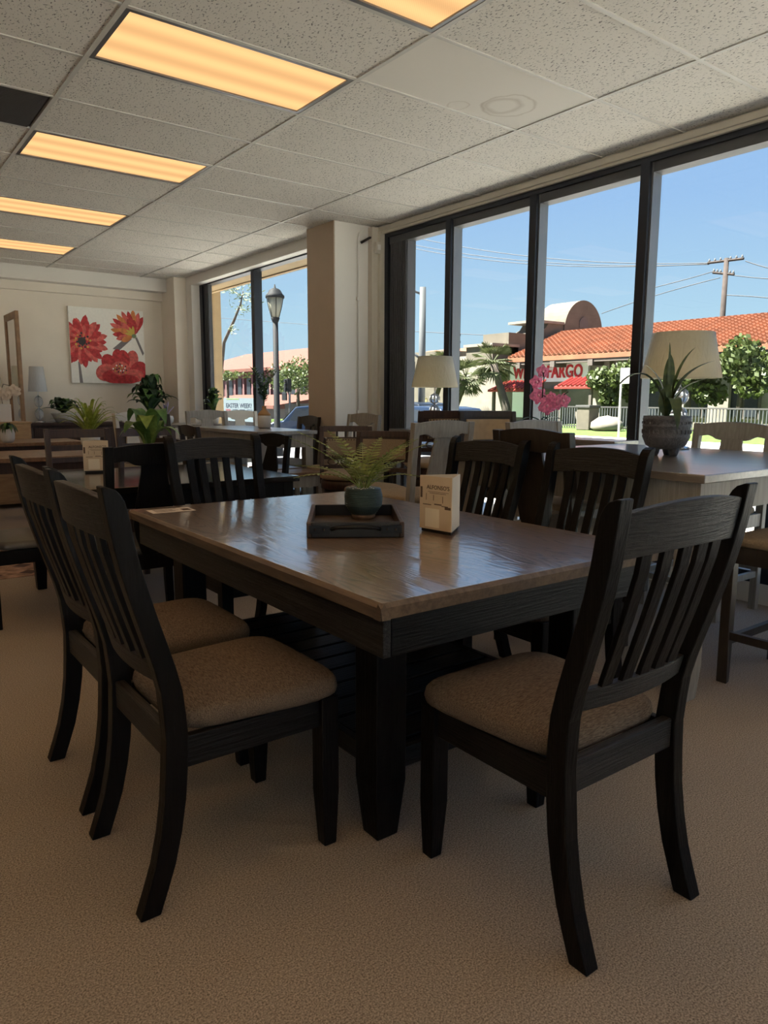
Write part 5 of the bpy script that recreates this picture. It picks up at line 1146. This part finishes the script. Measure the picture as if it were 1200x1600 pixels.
# banner in front of the annex
BNX = 22.0; b0, b1 = at_x(351, 648, BNX), at_x(397, 622, BNX)
bn = thing('street_banner', 'pale blue event banner with dark lettering by the annex', 'banner', (BNX, 0, 0))
MB().bb(-0.02, 0.02, b1.y-0.1, b0.y+0.1, b0.z-0.4, b1.z).build('cloth', 'banner', bn); bw = b0.y-b1.y; bm_ = (b0.y+b1.y)/2
text_mesh('EASTER WEEK!', 0.42, 'banner_ink', bn, 'lettering', 0.005, (-0.03, bm_, at_x(375, 634, BNX).z), (R(90), 0, R(-90)), sx=bw*0.92/2.95)
gr = MB(); gr.bb(-0.03, -0.02, bm_-0.1, bm_+bw*0.4, b1.z-0.10, b1.z-0.04); gr.build('green_stripe', 'banner_green', bn)
for i in range(4):
    yy = bm_+bw*(0.36-0.24*i); lm = MB()
    for j in range(3): lm.bb(-0.03, -0.02, yy-bw*0.09, yy+bw*(0.09-0.02*(j % 2)), at_x(375, 640, BNX).z-0.02-j*0.07, at_x(375, 640, BNX).z+0.01-j*0.07)
    lm.build('small_print', 'tail_red' if i == 0 else 'banner_ink', bn)
for yy in (b1.y-0.12, b0.y+0.12): MB().bb(-0.03, 0.03, yy-0.03, yy+0.03, -2, b1.z+0.05).build('stake', 'pole_grey', bn)
# street lamp
lp = at_z(432, 700, -0.3); lX = 9.6; c = at_x(432, 600, lX); zt = at_x(430, 444, lX).z; zg = -0.3
la = thing('street_lamp', 'black street lamp post with a tapered glass lantern outside the far window', 'street lamp', (lX, c.y, zg))
zb = at_x(430, 496, lX).z-zg; zc2 = at_x(430, 462, lX).z-zg; ztt = zt-zg
MB().tube([(0, 0, 0), (0, 0, 0.3), (0, 0, 0.5), (0, 0, zb-0.12)], [0.16, 0.15, 0.085, 0.07], 14).build('pole', 'pole_black', la, True)
MB().lathe([(0.07, zb-0.14), (0.12, zb-0.02), (0.10, zb)], 12).build('collar', 'pole_black', la, True)
MB().lathe([(0.10, zb), (0.16, zb+0.25), (0.21, zc2-0.05)], 12).build('lantern_glass', 'lamp_glass', la, True)
MB().lathe([(0.25, zc2-0.06), (0.25, zc2), (0.20, zc2+0.05), (0.15, zc2+0.14), (0.11, zc2+0.17), (0.03, zc2+0.20), (0.012, ztt)], 12).build('lantern_cap', 'pole_black', la, True)
for k in range(6): a = R(60*k+10); MB().tube([(0.11*math.cos(a), 0.11*math.sin(a), zb), (0.19*math.cos(a), 0.19*math.sin(a), zb+0.28), (0.235*math.cos(a), 0.235*math.sin(a), zc2-0.05)], 0.010, 5).build('lantern_rib', 'pole_black', la)
# tall street pole with arm, and traffic signals
PXx = 20.0; c = at_x(659, 600, PXx); zt = at_x(659, 449, PXx).z
pp_ = thing('light_pole', 'tall grey street light pole rising behind the wrapped lamp', 'pole', (PXx, c.y, -0.4))
MB().tube([(0, 0, 0), (0, 0, zt+0.4)], [0.16, 0.13], 12).build('pole', 'pole_grey', pp_, True)
MB().tube([(0, 0, zt+0.1), (-0.3, 0.45, zt+0.32), (-0.8, 1.2, zt+0.75)], [0.05, 0.045, 0.03], 8).build('arm', 'pole_grey', pp_, True)
MB().tube([(0, 0, at_x(650, 556, PXx).z+0.2), (-0.3, 0.5, at_x(640, 549, PXx).z+0.45)], 0.05, 8).build('signal_arm', 'pole_grey', pp_, True)
def signal(label, px, pt, pb, X, gz):
    c = at_x(px, (pt+pb)/2, X); z0, z1 = at_x(px, pb, X).z, at_x(px, pt, X).z
    t = thing('traffic_signal', label, 'traffic light', (X, c.y, gz), 0, 'traffic signals'); hd = MB().bb(-0.12, 0.12, -0.16, 0.16, z0-gz, z1-gz).build('housing', 'pole_black', t, bevel=0.02)
    for i in range(3): zc_ = z0-gz+(z1-z0)*(i+0.5)/3; MB().tube([(-0.12, 0, zc_), (-0.22, 0, zc_)], 0.09, 10).build('visor', 'pole_black', hd)
    MB().tube([(0.1, 0.02, 0), (0.1, 0.02, z1-gz)], 0.06, 8).build('pole', 'pole_grey', t, True)
    MB().bb(-0.14, -0.06, 0.0, 0.42, z0-gz-0.45, z0-gz-0.08).build('walk_sign', 'pole_black', t)
signal('traffic signal half hidden by the fluted window post', 642, 565, 600, 20.5, -0.4)
signal('traffic signal right of the street lamp in the far window', 450, 592, 612, 19.0, -0.5)
bo = thing('bollard', 'pale yellow bollard beside the wrapped lamp stem', 'bollard', (20.9, at_x(664, 640, 20.9).y, GZ)); MB().tube([(0, 0, 0), (0, 0, at_x(664, 624, 20.9).z-GZ)], 0.11, 10).build('post', 'bollard', bo, True)
MB().lathe([(0.11, 0), (0.09, 0.06), (0.02, 0.09)], 10, (0, 0, at_x(664, 624, 20.9).z-GZ)).build('cap', 'bollard', bo, True)
# utility pole behind the bank with cross arms and wires
UX = 53.0; c = at_x(1130, 480, UX); zt = at_x(1131, 404, UX).z
up = thing('utility_pole', 'wooden utility pole with cross arms behind the bank roof', 'pole', (UX, c.y, 0)); MB().tube([(0, 0, 0), (0, 0, zt)], [0.24, 0.17], 10).build('pole', 'wood_pole', up, True)
def upt(px, py, X=UX): return at_x(px, py, X)-Vector((UX, c.y, 0))
for k, (a, b) in enumerate((((1106, 411), (1162, 404)), ((1114, 426), (1147, 429)))):
    p, q = upt(*a), upt(*b); ca = MB().tube([p, q], 0.10, 6).build('cross_arm', 'wood_pole', up)
    for s_ in (0.04, 0.2, 0.36, 0.64, 0.8, 0.96): w_ = p.lerp(q, s_); MB().lathe([(0.05, 0), (0.09, 0.1), (0.04, 0.28)], 8, w_).build('insulator', 'pole_grey', ca, True)
wires = ((((635, 368), (860, 404), (1106, 411)), 'upper power line sagging toward the utility pole'), (((630, 379), (850, 410), (1108, 413)), 'middle power line sagging toward the utility pole'), (((632, 385), (850, 414), (1108, 412)), 'lower power line sagging toward the utility pole'),
         (((345, 497), (600, 515), (795, 525)), 'low cable crossing both windows behind the street lamp and left of the bank'), (((1011, 452), (1070, 437), (1115, 424)), 'cable rising to the lower cross arm from the left'), (((940, 490), (1030, 460), (1125, 434)), 'faint cable rising from the arched gable to the pole'),
         (((1165, 408), (1190, 416), (1215, 422)), 'cable leaving the upper cross arm to the right'), (((1128, 461), (1170, 463), (1215, 467)), 'cable leaving the pole to the right below the arms'), (((1145, 430), (1180, 434), (1215, 436)), 'cable leaving the lower cross arm to the right'))
for pts, lab in wires:
    (xa, ya), (xm, ym), (xb, yb) = pts; w_ = MB(); pth = []
    for i in range(13):
        t_ = i/12; qa = (1-t_)**2; qb = 2*t_*(1-t_); qc = t_*t_; cx_, cy_ = 2*xm-0.5*(xa+xb), 2*ym-0.5*(ya+yb); pth.append(at_x(qa*xa+qb*cx_+qc*xb, qa*ya+qb*cy_+qc*yb, UX))
    o = w_.tube(pth, 0.035, 5).build('power_line', 'wire'); tag(o, lab, 'cable', 'power lines')
c2 = at_x(711, 560, UX); up2_ = thing('utility_pole', 'distant utility pole just right of the first window mullion', 'pole', (UX, c2.y, -2.1)); zt3 = at_x(711, 518, UX).z+2.1
MB().tube([(0, 0, 0), (0, 0, zt3)], [0.22, 0.16], 8).build('pole', 'wood_pole', up2_, True)
for yy in (524, 535): zz = at_x(711, yy, UX).z+2.1; MB().bb(-0.1, 0.1, -0.7, 0.7, zz-0.1, zz+0.1).build('cross_arm', 'wood_pole', up2_)
# leafy branch at the far window and tree right of the lamp
br = thing('tree', 'bare leaning branch with tufts of leaves at the far window', 'tree', (0, 0, 0)); TXx = 11.0
pt = [at_x(x, y, TXx) for x, y in ((342, 700), (343, 610), (350, 535), (366, 500), (376, 475), (380, 455))]; MB().tube([Vector((pt[0].x, pt[0].y, -0.4))]+pt, [0.09, 0.08, 0.07, 0.06, 0.045, 0.03, 0.015], 8).build('trunk', 'bark', br, True)
lm = MB(); rr = random.Random(8)
for cx_, cy_, r_, n_ in ((382, 458, 26, 120), (362, 453, 16, 60), (398, 470, 14, 50), (380, 482, 12, 40), (362, 515, 9, 24), (352, 450, 12, 30)):
    for i in range(n_):
        p = at_x(cx_+rr.gauss(0, r_*0.5), cy_+rr.gauss(0, r_*0.38), TXx+rr.gauss(0, 0.15)); d = Vector((rr.gauss(0, 1), rr.gauss(0, 1), rr.gauss(0, 0.8))).normalized(); s_ = d.orthogonal().normalized()*0.022
        lm.add([p-d*0.08, p-s_, p+d*0.08, p+s_], [(0, 1, 2, 3)])
tag(lm.build('foliage', 'tree_leaf', br, recalc=False), kind='stuff')
tree('bushy sunlit tree at the right end of the pink hall', -0.6, 436, 496, 548, 618, 24.0, 1500, 7, 'trees by the pink hall', lf=0.22)
tree('pale flowering shrub left of the far window mullion', -0.6, 338, 372, 574, 596, 25.5, 500, 9, 'trees by the pink hall', lf=0.25)
# cars
def car(label, X, Y, rz, mat, gz, L_=4.5, W_=1.8, Ht=1.6):
    t = thing('car', label, 'car', (X, Y, gz), rz, 'parked cars'); h = W_/2
    side = [(-L_/2, 0.35), (-L_/2, 0.85), (-L_/2+0.25, 0.98), (-L_*0.36, 1.02), (-L_*0.24, Ht-0.06), (-L_*0.1, Ht), (L_*0.24, Ht), (L_*0.40, Ht-0.1), (L_*0.48, 1.0), (L_/2, 0.85), (L_/2, 0.35)]
    MB().prism(side, lambda a, b, d: (a, d*(1-0.10*max(0, b-0.95)/0.6), b), -h, h).build('body', mat, t, bevel=0.05, seg=3)
    for s in (-1, 1):
        for x0, x1, y0, y1 in ((-L_*0.30, -L_*0.06, 1.04, Ht-0.13), (-L_*0.03, L_*0.17, 1.04, Ht-0.11), (L_*0.20, L_*0.40, 1.04, Ht-0.16)):
            MB().prism([(x0+(0.28 if x0 < -L_*0.2 else 0), y1), (x1, y1), (x1+(0.12 if x0 > L_*0.1 else 0), y0), (x0, y0)], lambda a, b, d: (a, s*d*(1-0.10*max(0, b-0.95)/0.6), b), h-0.02, h+0.012).build('side_window', 'dark_glass', t)
        for x in (-L_*0.30, L_*0.30):
            wv = MB(); ang = [R(20*i) for i in range(18)]
            wv.loft([[(x+0.34*math.cos(a), s*(h-0.22), 0.34+0.34*math.sin(a)) for a in ang], [(x+0.34*math.cos(a), s*(h+0.01), 0.34+0.34*math.sin(a)) for a in ang]]); wh = wv.build('wheel', 'rubber', t)
            hv = MB(); hv.loft([[(x+0.2*math.cos(a), s*(h+0.005), 0.34+0.2*math.sin(a)) for a in ang], [(x+0.2*math.cos(a), s*(h+0.02), 0.34+0.2*math.sin(a)) for a in ang]]); hv.build('hub', 'chrome', wh)
        MB().bb(-L_*0.08-0.07, -L_*0.08+0.07, s*(h+0.01)-0.015, s*(h+0.01)+0.015, 0.93, 0.96).build('door_handle', 'chrome', t); MB().bb(L_*0.12-0.07, L_*0.12+0.07, s*(h+0.01)-0.015, s*(h+0.01)+0.015, 0.93, 0.96).build('door_handle', 'chrome', t)
        MB().bb(L_/2-0.08, L_/2+0.02, s*(h-0.3)-0.14, s*(h-0.3)+0.14, 0.7, 0.9).build('tail_light', 'tail_red', t)
    ws = MB(); ws.add([(-L_*0.365, -h*0.85, 1.05), (-L_*0.365, h*0.85, 1.05), (-L_*0.25, h*0.8, Ht-0.1), (-L_*0.25, -h*0.8, Ht-0.1)], [(0, 1, 2, 3)]); w_ = ws.build('windscreen', 'dark_glass', t); w_.location.x = -0.03
    return t
def street_z(y): return -0.36-(y-13.5)*0.02624
c = at_x(505, 632, 17.5); car('blue sport utility car behind the bottle vase table, cut off by the pier', c.x, c.y, math.atan2(-0.6, 0.8), 'car_blue', street_z(c.y), 4.7, 1.85, 1.70)
c = at_x(643, 632, 18.7); car('dark car right beside the fluted window post', c.x, c.y-0.3, R(90), 'car_dark', street_z(c.y), 4.5, 1.8, 1.75)
c = at_x(684, 634, 15.2); car('blue car glimpsed behind the wrapped lamp stem', c.x, c.y, R(90), 'car_blue', street_z(c.y), 4.4, 1.8, 1.5)
bpy.context.view_layer.update()
